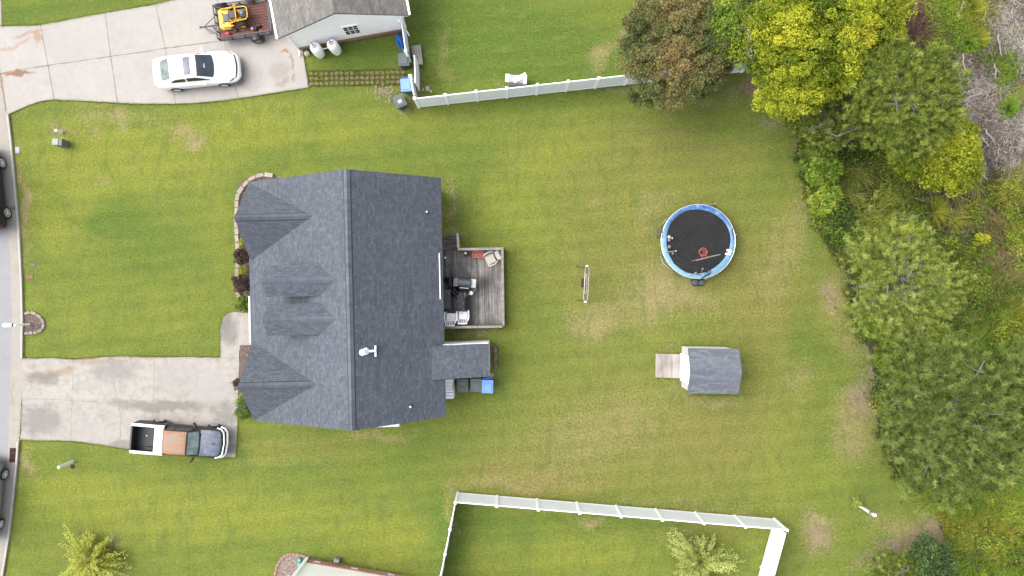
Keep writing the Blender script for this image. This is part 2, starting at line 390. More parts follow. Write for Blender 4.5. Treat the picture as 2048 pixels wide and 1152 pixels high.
c = t.mix(t.math('MULTIPLY', t.ramp(n_med, [(.55, 0.0), (.75, 1.0)]), .45), c, G_YEL)
c = t.mix(t.math('MULTIPLY', t.ramp(n_med, [(.25, 1.0), (.42, 0.0)]), .5), c, (.074, .108, .02))
c = t.mix(fmask(wr.outputs[0], .16, .75, n_sm, 1.1), c, G_TAN)
c = t.mix(1.0, c, t.ramp(n_sm, [(.30, .68), (.70, 1.30)]), 'MULTIPLY')
c = t.mix(1.0, c, t.ramp(t.noise(15, 3, .7), [(.32, .74), (.68, 1.27)]), 'MULTIPLY')
c = t.mix(1.0, c, t.ramp(t.noise(24, 2, .6, src=t.mapping((1, .6, 1), rot=(0, 0, .9))), [(.32, .74), (.68, 1.28)]), 'MULTIPLY')
c = t.mix(1.0, c, t.ramp(n_fine, [(.25, .55), (.5, 1.0), (.75, 1.5)]), 'MULTIPLY')
c = t.mix(1.0, c, t.ramp(n_bl, [(.25, .72), (.75, 1.25)]), 'MULTIPLY')
so = t.mix(t.ramp(n_sm, [(.35, 0.0), (.65, 1.0)]), (.135, .09, .058), (.26, .205, .15))
c = t.mix(t.math('MULTIPLY', fmask(wr.outputs[1], .25, .85, n_sm, 1.2), .85), c, so)
stk = t.noise(1.3, 9, .78, src=t.mapping((1, .38, 1), rot=(0, 0, .35)), dist=1.2); stk2 = t.noise(2.6, 9, .8, src=t.mapping((.5, 1.2, 1), rot=(0, 0, -.5)), dist=.8)
c = t.mix(t.math('MULTIPLY', t.ramp(stk, [(.50, 0.0), (.60, 1.0)]), .55), c, (.078, .108, .024))
c = t.mix(t.math('MULTIPLY', t.ramp(stk2, [(.53, 0.0), (.64, 1.0)]), .50), c, (.178, .165, .058))
c = t.mix(t.math('MULTIPLY', t.ramp(t.noise(4.2, 6, .7), [(.62, 0.0), (.72, 1.0)]), .45), c, (.062, .095, .018))
mow = t.n('ShaderNodeTexWave', wave_type='BANDS', bands_direction='Y'); mow.inputs['Scale'].default_value = .30; mow.inputs['Distortion'].default_value = 1.5; mow.inputs['Detail'].default_value = 1; mow.inputs['Detail Scale'].default_value = .3
t.l(t.mapping((1, 1, 1), rot=(0, 0, -.09)), mow.inputs[0]); c = t.mix(1.0, c, t.ramp(mow.outputs['Fac'], [(.2, .965), (.8, 1.03)]), 'MULTIPLY')
c = t.mix(1.0, c, (1.09, 1.09, 1.05), 'MULTIPLY')
lm = t.done(c, .85, normal=t.bump(t.math('ADD', n_fine, n_sm), .7, .05), spec=.15)
me.materials.append(lm)
lawn = tag(link('lawn', me), kind='structure')

# ------------------------------------------------------------------ paved surfaces
def px_poly(pts, z=0.0, jit=.02, step=.35, seed=1):
    rr = random.Random(seed); q = [P(a, b, 0) for a, b in pts]; out = []
    for i in range(len(q)):
        a, b = q[i], q[(i+1) % len(q)]; n = max(1, int((b-a).length/step)) if (b-a).length < 40 else 1
        for k in range(n):
            p = a.lerp(b, k/n); j = jit if k else 0
            out.append((p.x + rr.uniform(-j, j), p.y + rr.uniform(-j, j)))
    return out
def concrete(name, base, blobs=(), dirt=(.21, .198, .18), damt=.5, hi=None):
    base, dirt, hi = dk(base), dk(dirt), dk(hi) if hi else None
    t = NT(name); n1 = t.noise(.45, 6, .65, dist=.5); n2 = t.noise(2.3, 6, .7); n3 = t.noise(45, 3, .7)
    c = t.mix(t.ramp(n1, [(.35, 0.0), (.7, 1.0)]), base, hi or tuple(min(1, x*1.12) for x in base))
    c = t.mix(t.math('MULTIPLY', t.ramp(n2, [(.45, 0.0), (.75, 1.0)]), damt), c, dirt)
    w = t.n('ShaderNodeVectorMath', operation='ADD'); t.l(t.obj(), w.inputs[0])
    nn = t.n('ShaderNodeTexNoise'); nn.inputs['Scale'].default_value = 1.1; nn.inputs['Detail'].default_value = 4; t.l(t.obj(), nn.inputs['Vector'])
    sc = t.n('ShaderNodeVectorMath', operation='SCALE'); sc.inputs['Scale'].default_value = 1.0
    sb = t.n('ShaderNodeVectorMath', operation='SUBTRACT'); sb.inputs[1].default_value = (.5, .5, .5)
    t.l(nn.outputs['Color'], sb.inputs[0]); t.l(sb.outputs[0], sc.inputs[0]); t.l(sc.outputs[0], w.inputs[1])
    for (px, py, rx, ry, rot, col, s) in blobs:
        q = P(px, py); g = t.blob(q.x, q.y, rx*CAM_H/F, ry*CAM_H/F, rot, warp=w.outputs[0])
        m = t.math('MULTIPLY', t.ramp(t.math('MULTIPLY', g, t.ramp(n2, [(.3, .6), (.7, 1.6)])), [(.05, 0.0), (.55, 1.0)]), s)
        c = t.mix(m, c, dk(col))
    c = t.mix(1.0, c, t.ramp(n3, [(.25, .90), (.75, 1.09)]), 'MULTIPLY')
    return t.done(c, .85, normal=t.bump(t.math('ADD', n3, n2), .2, .01), spec=.2)
RUST = (.32, .15, .06)
M_CONC1 = concrete('driveway_concrete', (.395, .368, .33), [
   (100,748,60,14,.15,(0.29,0.21,0.14),.5),(125,745,35,9,.25,RUST,.2),(200,722,80,7,.06,RUST,.3),(300,716,60,5,0,RUST,.3),(88,758,40,16,0,(0.184,0.170,0.156),.6),
   (80,840,60,40,0,(0.204,0.190,0.177),.6),(240,890,50,14,0,(0.190,0.177,0.170),.6),(230,740,70,30,0,(0.224,0.211,0.197),.5),(330,810,140,16,0,(0.197,0.184,0.170),.7),(460,660,30,40,0,(0.170,0.156,0.150),.6),(450,640,16,30,0,(0.150,0.136,0.129),.4),
   (420,770,50,60,0,(0.381,0.360,0.340),.6),(180,860,60,25,0,(0.374,0.354,0.333),.5),(350,760,60,40,0,(0.354,0.333,0.313),.5),(450,830,30,30,0,(0.211,0.197,0.177),.6),(180,770,40,20,0,(0.340,0.320,0.299),.4),(465,900,24,10,0,(0.177,0.163,0.150),.5),(125,862,30,10,0,(0.340,0.320,0.299),.4)],
   damt=.7, dirt=(.23,.215,.20))
M_CONC2 = concrete('neighbour_concrete', (.405, .38, .35), [
   (60,66,45,5,.25,RUST,.4),(30,90,45,6,.35,RUST,.35),(78,72,10,16,0,RUST,.5),(38,145,38,6,.12,(0.218,0.122,0.068),.85),(20,148,14,5,.1,RUST,.5),
   (570,108,14,3,.15,RUST,.7),(585,125,3,26,.1,(0.190,0.163,0.136),.6),(588,160,6,12,0,RUST,.5),(572,165,12,9,0,(0.306,0.204,0.136),.5),(560,140,25,30,0,(0.272,0.245,0.218),.45),(500,160,40,30,0,(0.286,0.265,0.245),.4),(560,172,16,8,0,(0.224,0.204,0.190),.4),(380,140,110,40,0,(0.299,0.279,0.258),.35),(480,150,12,26,0,(0.170,0.150,0.122),.5)],  # last blob is the sedan's shadow at its nose, painted into the concrete
   damt=.2)
M_GUTTER = concrete('gutter_concrete', (.365, .335, .295), [(5,170,4,30,0,RUST,.5),(26,790,3,60,0,RUST,.3),(28,415,8,6,0,(0.150,0.129,0.109),.8)], damt=.3)
M_ASPH = concrete('asphalt', (.30, .30, .308), dirt=(.255, .255, .265), damt=.5, hi=(.33, .33, .337))
M_JOINT = mat('joint_dirt', (.17, .14, .10), .9, var=.4, scale=14, col2=(.30, .27, .22), amt=.5)
M_JOINT2 = mat('fine_joint', (.26, .24, .21), .9, var=.3, scale=14)

def sheet(name, pts, mats, thick=.06, z=.03, jit=.02, lines=(), seed=1, kind='structure', raw=False):
    mb = MB(); poly = pts if raw else px_poly(pts, jit=jit, seed=seed)
    if sum(poly[i][0]*poly[(i+1) % len(poly)][1]-poly[(i+1) % len(poly)][0]*poly[i][1] for i in range(len(poly))) < 0: poly = poly[::-1]
    mb.prism(poly, z-thick, z)
    mb.mi = 1
    for (ln, w) in lines:
        rr = random.Random(hash(str(ln)) % 1000)
        q = [P(a, b, 0) for a, b in ln]; pp = []
        for i in range(len(q)-1):
            n = max(1, int((q[i+1]-q[i]).length/.3))
            pp += [q[i].lerp(q[i+1], k/n) for k in range(n)]
        pp.append(q[-1]); L = []; Rr = []
        for i, p in enumerate(pp):
            d = (pp[min(i+1, len(pp)-1)]-pp[max(i-1, 0)]).normalized(); nn = Vector((-d.y, d.x, 0))
            ww = w*rr.uniform(.35, 1.3)/2; o = nn*rr.uniform(-.012, .012)
            L.append(p+nn*ww+o); Rr.append(p-nn*ww+o)
        for i in range(len(pp)-1):
            a, b_, c_, d_ = Rr[i], Rr[i+1], L[i+1], L[i]
            mb.add([(v.x, v.y, z+.004) for v in (a, b_, c_, d_)], [(0, 1, 2, 3)])
    return tag(mb.build(name, mats), kind=kind)

curb_edge = [(2,-60),(4,85),(8,170),(18,228),(25,280),(33,370),(41,460),(46,560),(48,640),(47,718),(44,800),(40,880),(36,935),(29,1000),(21,1070),(8,1152),(-10,1230)]
gut_edge = [(-34,-60),(-26,85),(-16,170),(-8,228),(0,290),(8,380),(17,460),(22,550),(24,640),(22,740),(19,830),(15,925),(7,990),(-1,1050),(-14,1152),(-34,1230)]
sheet('road', gut_edge + [(-400,1230),(-400,-60)], [M_ASPH], thick=.03, z=.012, jit=0)
jl = [([(x0, y), (x1, y+1)], .02) for y, x0, x1 in ((265,-2,21),(391,10,34),(536,23,44),(674,24,46),(838,20,41),(987,9,29),(1100,-8,15))]
sheet('gutter', [(a-1.2 if 0 else a, b) for a, b in curb_edge] + gut_edge[::-1], [M_GUTTER, M_JOINT2], thick=.05, z=.022, jit=0, lines=jl)
# raised roll curb along the lawn, broken at the driveways
def curb_run(pts, name='curb'):
    mb = MB()
    q = [P(a, b) for a, b in pts]; pp = []
    for i in range(len(q)-1):
        n = max(1, int((q[i+1]-q[i]).length/.5)); pp += [q[i].lerp(q[i+1], k/n) for k in range(n)]
    pp.append(q[-1]); prof = [(-.17, .0), (-.15, .06), (-.08, .115), (0, .12), (.02, 0)]
    vs = []; fs = []; n = len(prof)
    for i, p in enumerate(pp):
        d = (pp[min(i+1, len(pp)-1)]-pp[max(i-1, 0)]).normalized(); nn = Vector((-d.y, d.x, 0))
        if nn.x < 0: nn = -nn
        for a, h in prof: vs.append(p + nn*a + Vector((0, 0, h)))
    for i in range(len(pp)-1):
        for k in range(n-1): fs.append((i*n+k, (i+1)*n+k, (i+1)*n+k+1, i*n+k+1))
    fs.append(tuple(range(n))); fs.append(tuple((len(pp)-1)*n+k for k in range(n))[::-1])
    mb.add(vs, fs); return tag(mb.build(name, M_CURB, smooth=50), kind='structure')
M_CURB = concrete('curb_concrete', (.42, .40, .365), damt=.35)
curb_run([(19,230),(25,280),(33,370),(41,460),(46,560),(48,640),(47,716)])
curb_run([(40,882),(36,935),(29,1000),(21,1070),(8,1152),(-10,1230)])

drive = [(46,717),(105,716),(155,719),(190,716),(215,713),(300,714),(441,715),(441,655),(445,636),(454,627),(468,624),(500,626),(545,640),(545,700),(479,700),(477,780),(475,860),(472,914),(420,914),(380,911),(320,905),(256,898),(200,889),(145,882),(41,879),(45,800)]
sheet('driveway', drive, [M_CONC1, M_JOINT2], z=.034, jit=.025, seed=3, lines=[
  ([(147,722),(145,800),(142,882)],.03),([(224,722),(229,770),(238,808),(243,835),(240,895)],.035),([(309,716),(308,780),(306,845)],.03),([(396,750),(392,800),(389,845)],.02),
  ([(53,796),(145,801),(240,806),(305,810),(400,814),(475,818)],.025),([(441,715),(478,716)],.025)])
drive2 = [(-60,60),(0,53),(60,52),(85,50),(120,44),(160,36),(212,26),(260,18),(312,9),(365,-3),(480,-40),(570,-60),(580,-20),(592,60),(604,98),(611,135),(618,175),(560,184),(505,193),(460,200),(420,204),(380,207),(345,208),(290,208),(235,206),(170,202),(108,199),(85,202),(60,210),(40,219),(17,229),(8,170),(0,120)]
sheet('driveway', drive2, [M_CONC2, M_JOINT], z=.034, jit=.02, seed=5, lines=[
  ([(82,51),(97,131),(109,199)],.05),([(211,27),(222,113),(236,206)],.05),([(312,10),(331,98),(352,208)],.045),([(432,-20),(448,80),(462,140),(477,197)],.04),
  ([(-10,150),(30,142),(97,131),(160,122),(222,113),(275,106),(331,97),(390,89),(448,82),(500,75),(545,68),(575,64)],.065),([(-6,120),(5,170),(12,222)],.05)])

# paver path beside the neighbour's garage
mb = MB(); rr = random.Random(4)
for r in range(3):
    for k in range(19):
        px = 622 + k*10.2 + rr.uniform(-.6, .6); py = 148.5 + r*9.6 - k*.22 + rr.uniform(-.5, .5)
        if rr.random() < .05: continue
        q = P(px, py); s_ = rr.uniform(.235, .27)
        mb.mi = 0 if rr.random() < .85 else 1
        mb.box((q.x, q.y, .004+rr.uniform(0, .01)), (s_, s_*rr.uniform(.85, 1), .03), rz=rr.uniform(-.08, .12))
for (px, py, n) in ((836, 140, 9),):
    for k in range(n):
        q = P(px+(k % 2)*7+k*.5, py+k*3.6); mb.mi = 1; mb.box((q.x, q.y, .006), (.2, .11, .03), rz=.15)
M_PAV1 = mat('grassy_paver', (.235, .18, .125), .9, var=.3, scale=5, col2=(.16, .17, .06), amt=.45)
M_PAV2 = mat('brick_paver', (.25, .165, .12), .9, var=.2, scale=6, col2=(.13, .13, .05), amt=.5)
tag(mb.build('path', [M_PAV1, M_PAV2]), kind='structure')

# mulch beds
M_MULCH = mat('mulch', (.085, .058, .050), .95, var=.6, scale=9, col2=(.26, .20, .17), amt=.4, bump=.8)
M_MULCH2 = mat('pale_mulch', (.17, .12, .10), .95, var=.5, scale=9, col2=(.36, .29, .25), amt=.4, bump=.8)
sheet('mulch_bed', [(476,372),(492,356),(520,350),(552,350),(580,380),(570,640),(498,628),(478,600),(472,500),(476,430)], [M_MULCH], z=.02, seed=8)
sheet('mulch_bed', [(480,690),(545,690),(545,830),(478,822)], [M_MULCH], z=.045, thick=.08, seed=9)
sheet('mulch_bed', [(50,630),(62,626),(78,634),(87,646),(84,656),(72,663),(50,664)], [M_MULCH], z=.04, seed=10)
sheet('mulch_bed', [(552,1152),(556,1130),(566,1114),(580,1107),(614,1111),(640,1118),(660,1160),(700,1220),(552,1220)], [M_MULCH2], z=.03, seed=11)

def stone_edge(name, label, pts, z, size, mats, seed=1, grp=None):
    rr = random.Random(seed); q = [P(a, b) for a, b in pts]
    root = thing(name, label, 'edging', q[0], 0, grp); o = q[0]
    for i in range(len(q)-1):
        a, b = q[i], q[i+1]; n = max(1, round((b-a).length/size)); ang = math.atan2(b.y-a.y, b.x-a.x)
        for k in range(n):
            p = a.lerp(b, (k+.5)/n) - o; m = MB()
            m.rbox((p.x, p.y, z/2), ((b-a).length/n*.92, size*.62*rr.uniform(.85, 1.15), z*rr.uniform(.85, 1.1)), .02, rz=ang+rr.uniform(-.08, .08))
            m.build('stone', rr.choice(mats), root)
M_STONE = [mat('edging_stone_%s' % n, c_, .9, var=.15, scale=5, bump=.3) for n, c_ in (('buff', (.42, .36, .28)), ('grey', (.34, .31, .27)), ('rose', (.40, .31, .25)))]
M_STONEB = [mat('paver_edge_%s' % n, c_, .9, var=.15, scale=5) for n, c_ in (('dark', (.27, .235, .20)), ('mid', (.33, .28, .24)))]
M_STONEC = [mat('red_edge_stone', (.36, .22, .16), .9, var=.2, scale=6)]
stone_edge('stone_edging', 'buff block edging curving round the mulch bed at the front corner of the blue-grey house', [(548,351),(530,350),(512,353),(498,362),(487,374),(478,388),(475,402),(474,430),(475,470),(477,500),(476,560),(478,590),(482,600)], .16, .36, M_STONE, 2)
stone_edge('stone_edging', 'grey paver edging round the small mulch bed under the kerbside mailbox', [(50,628),(62,624),(74,628),(84,636),(89,647),(86,658),(76,665),(50,667)], .10, .27, M_STONEB, 3)
stone_edge('stone_edging', 'reddish curved edging of the mulch bed at the bottom house corner', [(550,1150),(554,1132),(562,1118),(572,1110),(584,1107),(600,1109),(612,1112)], .10, .22, M_STONEC, 4)
# ------------------------------------------------------------------ the main house (local frame: x right/east, y along the ridge)
HR = R(1.3)
house = thing('house', 'one storey house with a blue-grey shingle roof and two small dormers', 'house', (-8.12, -.60, 0), HR)
ZR, XE, XW, HL = 5.94, 4.38, -6.22, 6.53         # ridge height, east eave, west eave, half length
SE = (ZR-2.72)/XE; SW = (ZR-2.62)/(-XW)
def zm(x): return ZR - (SE*x if x > 0 else -SW*x)
W = MB()
def gwall(mb, x0, x1, y0, y1, prof):   # closed body from a profile in x-z
    n = len(prof); vs = [(x, y0, z) for x, z in prof] + [(x, y1, z) for x, z in prof]
    fs = [tuple(range(n)), tuple(range(2*n-1, n-1, -1))]
    for i in range(n): j = (i+1) % n; fs.append((j, i, n+i, n+j))
    mb.add(vs, fs)
gwall(W, 0, 0, -6.25, 6.25, [(-4.5, 0), (4.0, 0), (4.0, zm(4.0)-.14), (0, ZR-.16), (-4.5, zm(-4.5)-.14)])
W.build('wall', M_SIDING, house)
rf = MB()
rf.slab([(0, -HL, ZR), (XE, -HL, zm(XE)), (XE, HL, zm(XE)), (0, HL, ZR)], .13, (0, 0, 0), (0, 1, 0))
rf.slab([(0, -HL, ZR), (0, HL, ZR), (XW, HL, zm(XW)), (XW, -HL, zm(XW))], .13, (0, 0, 0), (0, 1, 0))
roof = rf.build('roof', M_ROOF, house)
M_CAPSHADE = mat('painted_cap_shadow', (.030, .032, .038), .9)  # dark strips along the cap edges paint its shadow line on the roof
def capstrip(parent, a, b, sa, sb, w=.155, off=.022, line=True):
    """folded ridge cap from a to b; sa, sb = fall per metre on each side; side axis is horizontal"""
    a, b = Vector(a), Vector(b); d = (b-a).normalized(); s_ = Vector((d.y, -d.x, 0)).normalized(); L = (b-a).length
    mb = MB(); n = max(2, int(L/.34)); vs = []; fs = []; uv = []
    for i in range(n):
        for (e, o) in ((0, .006), (1, -.0)):
            p = a + d*(L*(i+e)/n)
            for (k, z) in ((-w, -w*sa), (0, 0), (w, -w*sb)):
                vs.append(p + s_*k + Vector((0, 0, z+off+o)))
        q = i*6; u0 = i*.34+.02; u1 = u0+.30
        fs += [(q, q+3, q+4, q+1), (q+1, q+4, q+5, q+2)]; uv += [[(u0, .1), (u1, .1), (u1, .5), (u0, .5)], [(u0, .5), (u1, .5), (u1, .9), (u0, .9)]]
        if i: fs += [(q-3, q-2, q+1, q), (q-2, q-1, q+2, q+1)]; uv += [[(u0, .1)]*4]*2
    # side skirts so the cap has a thickness
    for i in range(n):
        q = i*6
        for (m, mm) in ((0, 3), (2, 5)):
            p0, p1 = vs[q+m], vs[q+mm]; k = len(vs); vs += [p0-Vector((0, 0, .03)), p1-Vector((0, 0, .03))]
            fs.append((q+m, q+mm, k+1, k)); uv.append([(0, .02)]*4)
    mb.add(vs, fs, uv); mb.mi = 1
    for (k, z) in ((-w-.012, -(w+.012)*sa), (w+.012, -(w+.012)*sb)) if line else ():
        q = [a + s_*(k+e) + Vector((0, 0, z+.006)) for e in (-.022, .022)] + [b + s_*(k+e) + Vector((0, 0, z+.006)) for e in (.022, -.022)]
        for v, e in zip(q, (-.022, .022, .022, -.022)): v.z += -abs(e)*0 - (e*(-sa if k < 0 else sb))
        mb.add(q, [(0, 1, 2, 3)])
    return mb.build('ridge_cap', [M_ROOFCAP, M_CAPSHADE], parent)
capstrip(roof, (0, -HL+.0, ZR), (0, HL-.0, ZR), SW, SE)
# front (west) cross gables
for (yc, hw) in ((4.37, 2.17), (-4.33, 2.19)):
    zr = 4.83; ze = 2.66; sl = (zr-ze)/hw; xi = -(ZR-zr)/SW - .0; xf = -6.10
    g = MB()
    for sg in (-1, 1):
        q = [(xf, yc, zr), (xi+.25, yc, zr), (xi+.25, yc+sg*hw, ze), (xf-.02, yc+sg*hw, ze)]
        g.slab(q, .12, (0, 0, 0), (1, 0, 0))
    gr = g.build('roof', M_ROOF, house); gr['label'] = 'front gable roof'
    capstrip(gr, (xf+.0, yc, zr), (xi-.05, yc, zr), sl, sl)
    w = MB(); n = 5; pf = [(yc-hw+.3, 0), (yc+hw-.3, 0), (yc+hw-.3, ze+.12), (yc, zr-.16), (yc-hw+.3, ze+.12)]
    vs = [(-5.8, y, z) for y, z in pf] + [(-4.3, y, z) for y, z in pf]
    fs = [(4, 3, 2, 1, 0), (5, 6, 7, 8, 9)] + [(i, (i+1) % 5, 5+(i+1) % 5, 5+i) for i in range(5)]
    w.add(vs, fs); w.build('wall', M_SIDING, house)
    wf = MB(); wf.box((-5.83, yc, 1.45), (.06, 1.7, 1.3)); fr = wf.build('window', M_WHITEV, house)
    wg = MB()
    for sy in (-.42, .42): wg.box((-5.865, yc+sy, 1.45), (.02, .72, 1.12))
    wg.build('pane', M_GLASS, fr)
# dormers
for (yc) in (1.04, -.94):
    zr, ze, hw = 5.50, 5.02, .81; xf = -4.55; sl = (zr-ze)/hw
    w = MB(); pf = [(yc-.60, 3.3), (yc+.60, 3.3), (yc+.60, ze+.02), (yc, zr-.12), (yc-.60, ze+.02)]
    vs = [(xf+.28, y, z) for y, z in pf] + [(-1.3, y, z) for y, z in pf]
    fs = [(4, 3, 2, 1, 0), (5, 6, 7, 8, 9)] + [(i, (i+1) % 5, 5+(i+1) % 5, 5+i) for i in range(5)]
    w.add(vs, fs); dm = w.build('dormer', mat('shaded_dormer_siding', (.06, .062, .07), .7, var=.1), house)  # near-black: shade of the gap between dormers is put into the wall colour
    g = MB(); xi = -(ZR-zr)/SW; xe = -(ZR-ze)/SW
    for sg in (-1, 1):
        g.slab([(xf, yc, zr), (xi+.2, yc, zr), (xi+.2, yc+sg*hw, ze), (xf+.1, yc+sg*hw, ze)], .09, (0, 0, 0), (1, 0, 0))
    g.build('dormer_roof', M_ROOF, dm)
    wf = MB(); wf.box((xf+.26, yc, 4.55), (.05, .8, .8)); wf.build('dormer_window', M_GLASS, dm)
    c_ = capstrip(dm, (xf, yc, zr), (xi-.02, yc, zr), sl, sl, w=.14, off=.015, line=False)
# gutters, fascia
g = MB(); g.box((XW-.05, -.98, zm(XW)-.03), (.075, 2.55, .10)); g.build('gutter', M_WHITEV, house)
g = MB(); g.box((XE-.16, 1.15, zm(XE-.16)+.03), (.045, 2.5, .04), ry=.6); g.build('rain_diverter', M_WHITEV, house)
g = MB(); g.box((XW+.02, 5.0, zm(XW)-.14), (.03, 2.2, .12)); g.build('fascia', M_WHITEV, house)
# roof vents and flue
def vent(x, y, r, h):
    m = MB(); m.lathe([(r, 0), (r, h), (r*.8, h), (r*.8, h-.02)], (x, y, zm(x)-.05), 12); m.mi = 1
    m.lathe([(r*2.1, 0), (r*1.2, .04), (r, .10)], (x, y, zm(x)-.0), 12); m.build('vent_pipe', [M_WHITEP, M_BLACK], house)
vent(3.66, 4.6, .045, .28); vent(2.66, -5.7, .05, .30)
fl = MB(); x0, y0 = .62, -2.62; zb = zm(x0)
fl.lathe([(.115, -.15), (.115, .45), (.09, .50), (.145, .52), (.155, .62), (.10, .67), (.02, .68)], (x0, y0, zb), 18)
fl.lathe([(.20, -.05), (.17, .03), (.14, .10)], (x0+.02, y0, zb), 18)
fo = fl.build('flue', mat('white_metal', (.78, .79, .80), .35, .1, var=.04), house, smooth=35)
f2 = MB(); f2.box((x0+.48, y0-.02, zm(x0+.48)+.06), (.08, .56, .10)); f2.box((x0+.30, y0, zm(x0+.3)+.10), (.36, .12, .07), ry=.63); f2.build('flue_bracket', M_WHITEV, fo)
# east wall openings and porch (seen only from the side)
d = MB(); d.box((4.03, 1.6, 1.55), (.06, 1.8, 2.05)); dd = d.build('door', M_WHITEV, house)
d = MB(); [d.box((4.07, 1.6+s_*.43, 1.55), (.02, .74, 1.85)) for s_ in (-1, 1)]; d.build('pane', M_GLASS, dd)
for yy in (4.6, -1.6):
    d = MB(); d.box((4.03, yy, 1.75), (.06, 1.3, 1.2)); dd = d.build('window', M_WHITEV, house)
    d = MB(); [d.box((4.07, yy+s_*.31, 1.75), (.02, .54, 1.02)) for s_ in (-1, 1)]; d.build('pane', M_GLASS, dd)
d = MB(); d.box((-4.54, .2, 1.2), (.07, .95, 2.05)); dd = d.build('door', mat('front_door_paint', (.12, .04, .04), .4), house)
d = MB(); d.lathe([(.03, 0), (.03, .06)], (-4.64, .55, 1.15), 8, 'X'); d.build('handle', M_STEEL, dd)
d = MB(); d.box((-5.15, .02, .10), (1.5, 4.2, .2)); d.build('porch_floor', M_CURB, house)
for yy in (-1.9, 0.75, 1.95):
    d = MB(); d.box((-5.95, yy, 1.35), (.14, .14, 2.4)); d.build('porch_post', M_WHITEV, house)
# lean-to store room on the east side
sr = MB(); sr.box((5.35, -3.42, 1.1), (2.8, 1.62, 2.2)); st = sr.build('storage_room', M_SIDING, house)
s2 = MB(); s2.slab([(3.7, -2.62, 3.235), (3.7, -4.44, 3.235), (6.80, -4.44, 2.36), (6.80, -2.62, 2.36)], .10, (0, 0, 0), (0, 1, 0)); s2.build('roof', M_ROOF, st)
s3 = MB(); s3.box((5.35, -2.60, 2.42), (2.84, .03, .16), ry=.2645); s3.build('fascia', M_WHITEV, st)
# pale panel against the south gable wall
bx = MB(); bx.box((.95, -6.95, .75), (1.15, .5, 1.5)); bx.box((.95, -6.97, 1.53), (1.3, .56, .06))
bx.build('wall_box', mat('pale_green_grey', (.55, .62, .60), .5, var=.05), house)

# ------------------------------------------------------------------ neighbour's garage, top
gar = thing('garage', 'white sided garage with a weathered taupe shingle roof at the top driveway', 'house', P(601, 100), R(10.3))
GW = 6.33
w = MB()
def gbody(mb, z0, ze, zr, y0, y1, x0=0, x1=GW):
    xm = (x0+x1)/2; pf = [(x0, z0), (x1, z0), (x1, ze), (xm, zr), (x0, ze)] if zr else [(x0, z0), (x1, z0), (x1, ze), (x0, ze)]
    n = len(pf); vs = [(x, y0, z) for x, z in pf] + [(x, y1, z) for x, z in pf]
    fs = [tuple(range(n)), tuple(range(2*n-1, n-1, -1))] + [((i+1) % n, i, n+i, n+(i+1) % n) for i in range(n)]
    mb.add(vs, fs)
gbody(w, .40, 2.62, 4.35, 0, 12); w.build('wall', M_SIDING, gar)
w = MB(); gbody(w, 0, .40, None, -.03, 12, -.03, GW+.03); w.build('foundation', M_BRICK, gar)
r = MB(); zr = 4.5; sl = (zr-2.62)/(GW/2+.48)
for sg in (-1, 1):
    x = GW/2+sg*(GW/2+.48); r.slab([(GW/2, -.22, zr), (x, -.22, 2.62), (x, 12.4, 2.62), (GW/2, 12.4, zr)], .12, (0, 0, 0), (0, 1, 0))
gro = r.build('roof', M_ROOF2, gar)
for sg in (-1, 1):
    x = GW/2+sg*(GW/2+.53); r = MB(); r.box((x, 6.1, 2.58), (.11, 12.6, .11)); r.build('gutter', M_WHITEV, gar)
r = MB()
for sg in (-1, 1):
    L = math.hypot(GW/2+.45, zr-2.62); r.box((GW/2+sg*(GW/4+.22), -.20, (zr+2.62)/2-.13), (L, .03, .14), ry=sg*math.atan2(zr-2.62, GW/2+.48))
r.build('rake_board', M_WHITEV, gar)
for x in (-.0, GW):
    r = MB(); r.box((x, -.02, 1.6), (.14, .12, 2.1)); r.tube([(x, -.10, 2.5), (x, -.10, .3), (x+(.1 if x else -.1), -.35, .08)], .045, 8); r.build('downspout', M_WHITEV, gar)
wf = MB(); wf.box((3.42, -.03, 1.62), (.92, .06, 1.12)); wfo = wf.build('window', M_WHITEV, gar)
wf = MB()
for i in range(3):
    for j in range(4): wf.box((3.42+(i-1)*.275, -.065, 1.62+(j-1.5)*.25+(.02 if j > 1 else -.02)), (.225, .02, .19))
wf.build('pane', mat('greenish_glass', (.045, .05, .04), .2, var=.4, scale=5), wfo)
wf = MB(); wf.lathe([(.02, 0), (.09, .03), (.10, .10), (.03, .16)], (GW-.15, -.18, 2.0), 10); wf.build('wall_lamp', M_WHITEP, gar, smooth=40)

# ------------------------------------------------------------------ house at the bottom edge
bh = thing('house', 'white house with a low red brick base at the bottom edge of the lots', 'house', P(613, 1114), R(-9.8))
w = MB(); w.box((7.0, -5.1, 1.95), (13.9, 10, 2.9)); w.build('wall', M_SIDING2, bh)
w = MB(); w.box((7.0, -5.1, .25), (14.02, 10.12, .5)); fb = w.build('foundation', M_BRICK2, bh)
w = MB(); w.box((0.07, -.04, 1.75), (.16, .16, 3.3)); w.build('corner_trim', M_WHITEV, bh)
for x in (.75, 2.95, 5.1):
    w = MB(); w.box((x, -.015, .34), (.4, .06, .10)); w.build('foundation_vent', mat('vent_grey', (.5, .5, .47), .6), bh)
w = MB(); w.slab([(-.25, -.05, 3.42), (14.2, -.05, 3.42), (14.2, -5.1, 5.6), (-.25, -5.1, 5.6)], .12, (0, 0, 0), (1, 0, 0)); w.slab([(-.25, -10.3, 3.42), (14.2, -10.3, 3.42), (14.2, -5.1, 5.6), (-.25, -5.1, 5.6)], .12, (0, 0, 0), (1, 0, 0))
w.build('roof', M_ROOF2, bh)
w = MB(); w.box((-.75, -1.1, .9), (.06, .06, 1.0)); w.box((-.75, -2.6, .9), (.06, .06, 1.0)); w.box((-.75, -1.85, 1.35), (.08, 1.5, .08))
for k in range(9): w.box((-.75, -1.2-k*.16, .85), (.035, .035, 1.0))
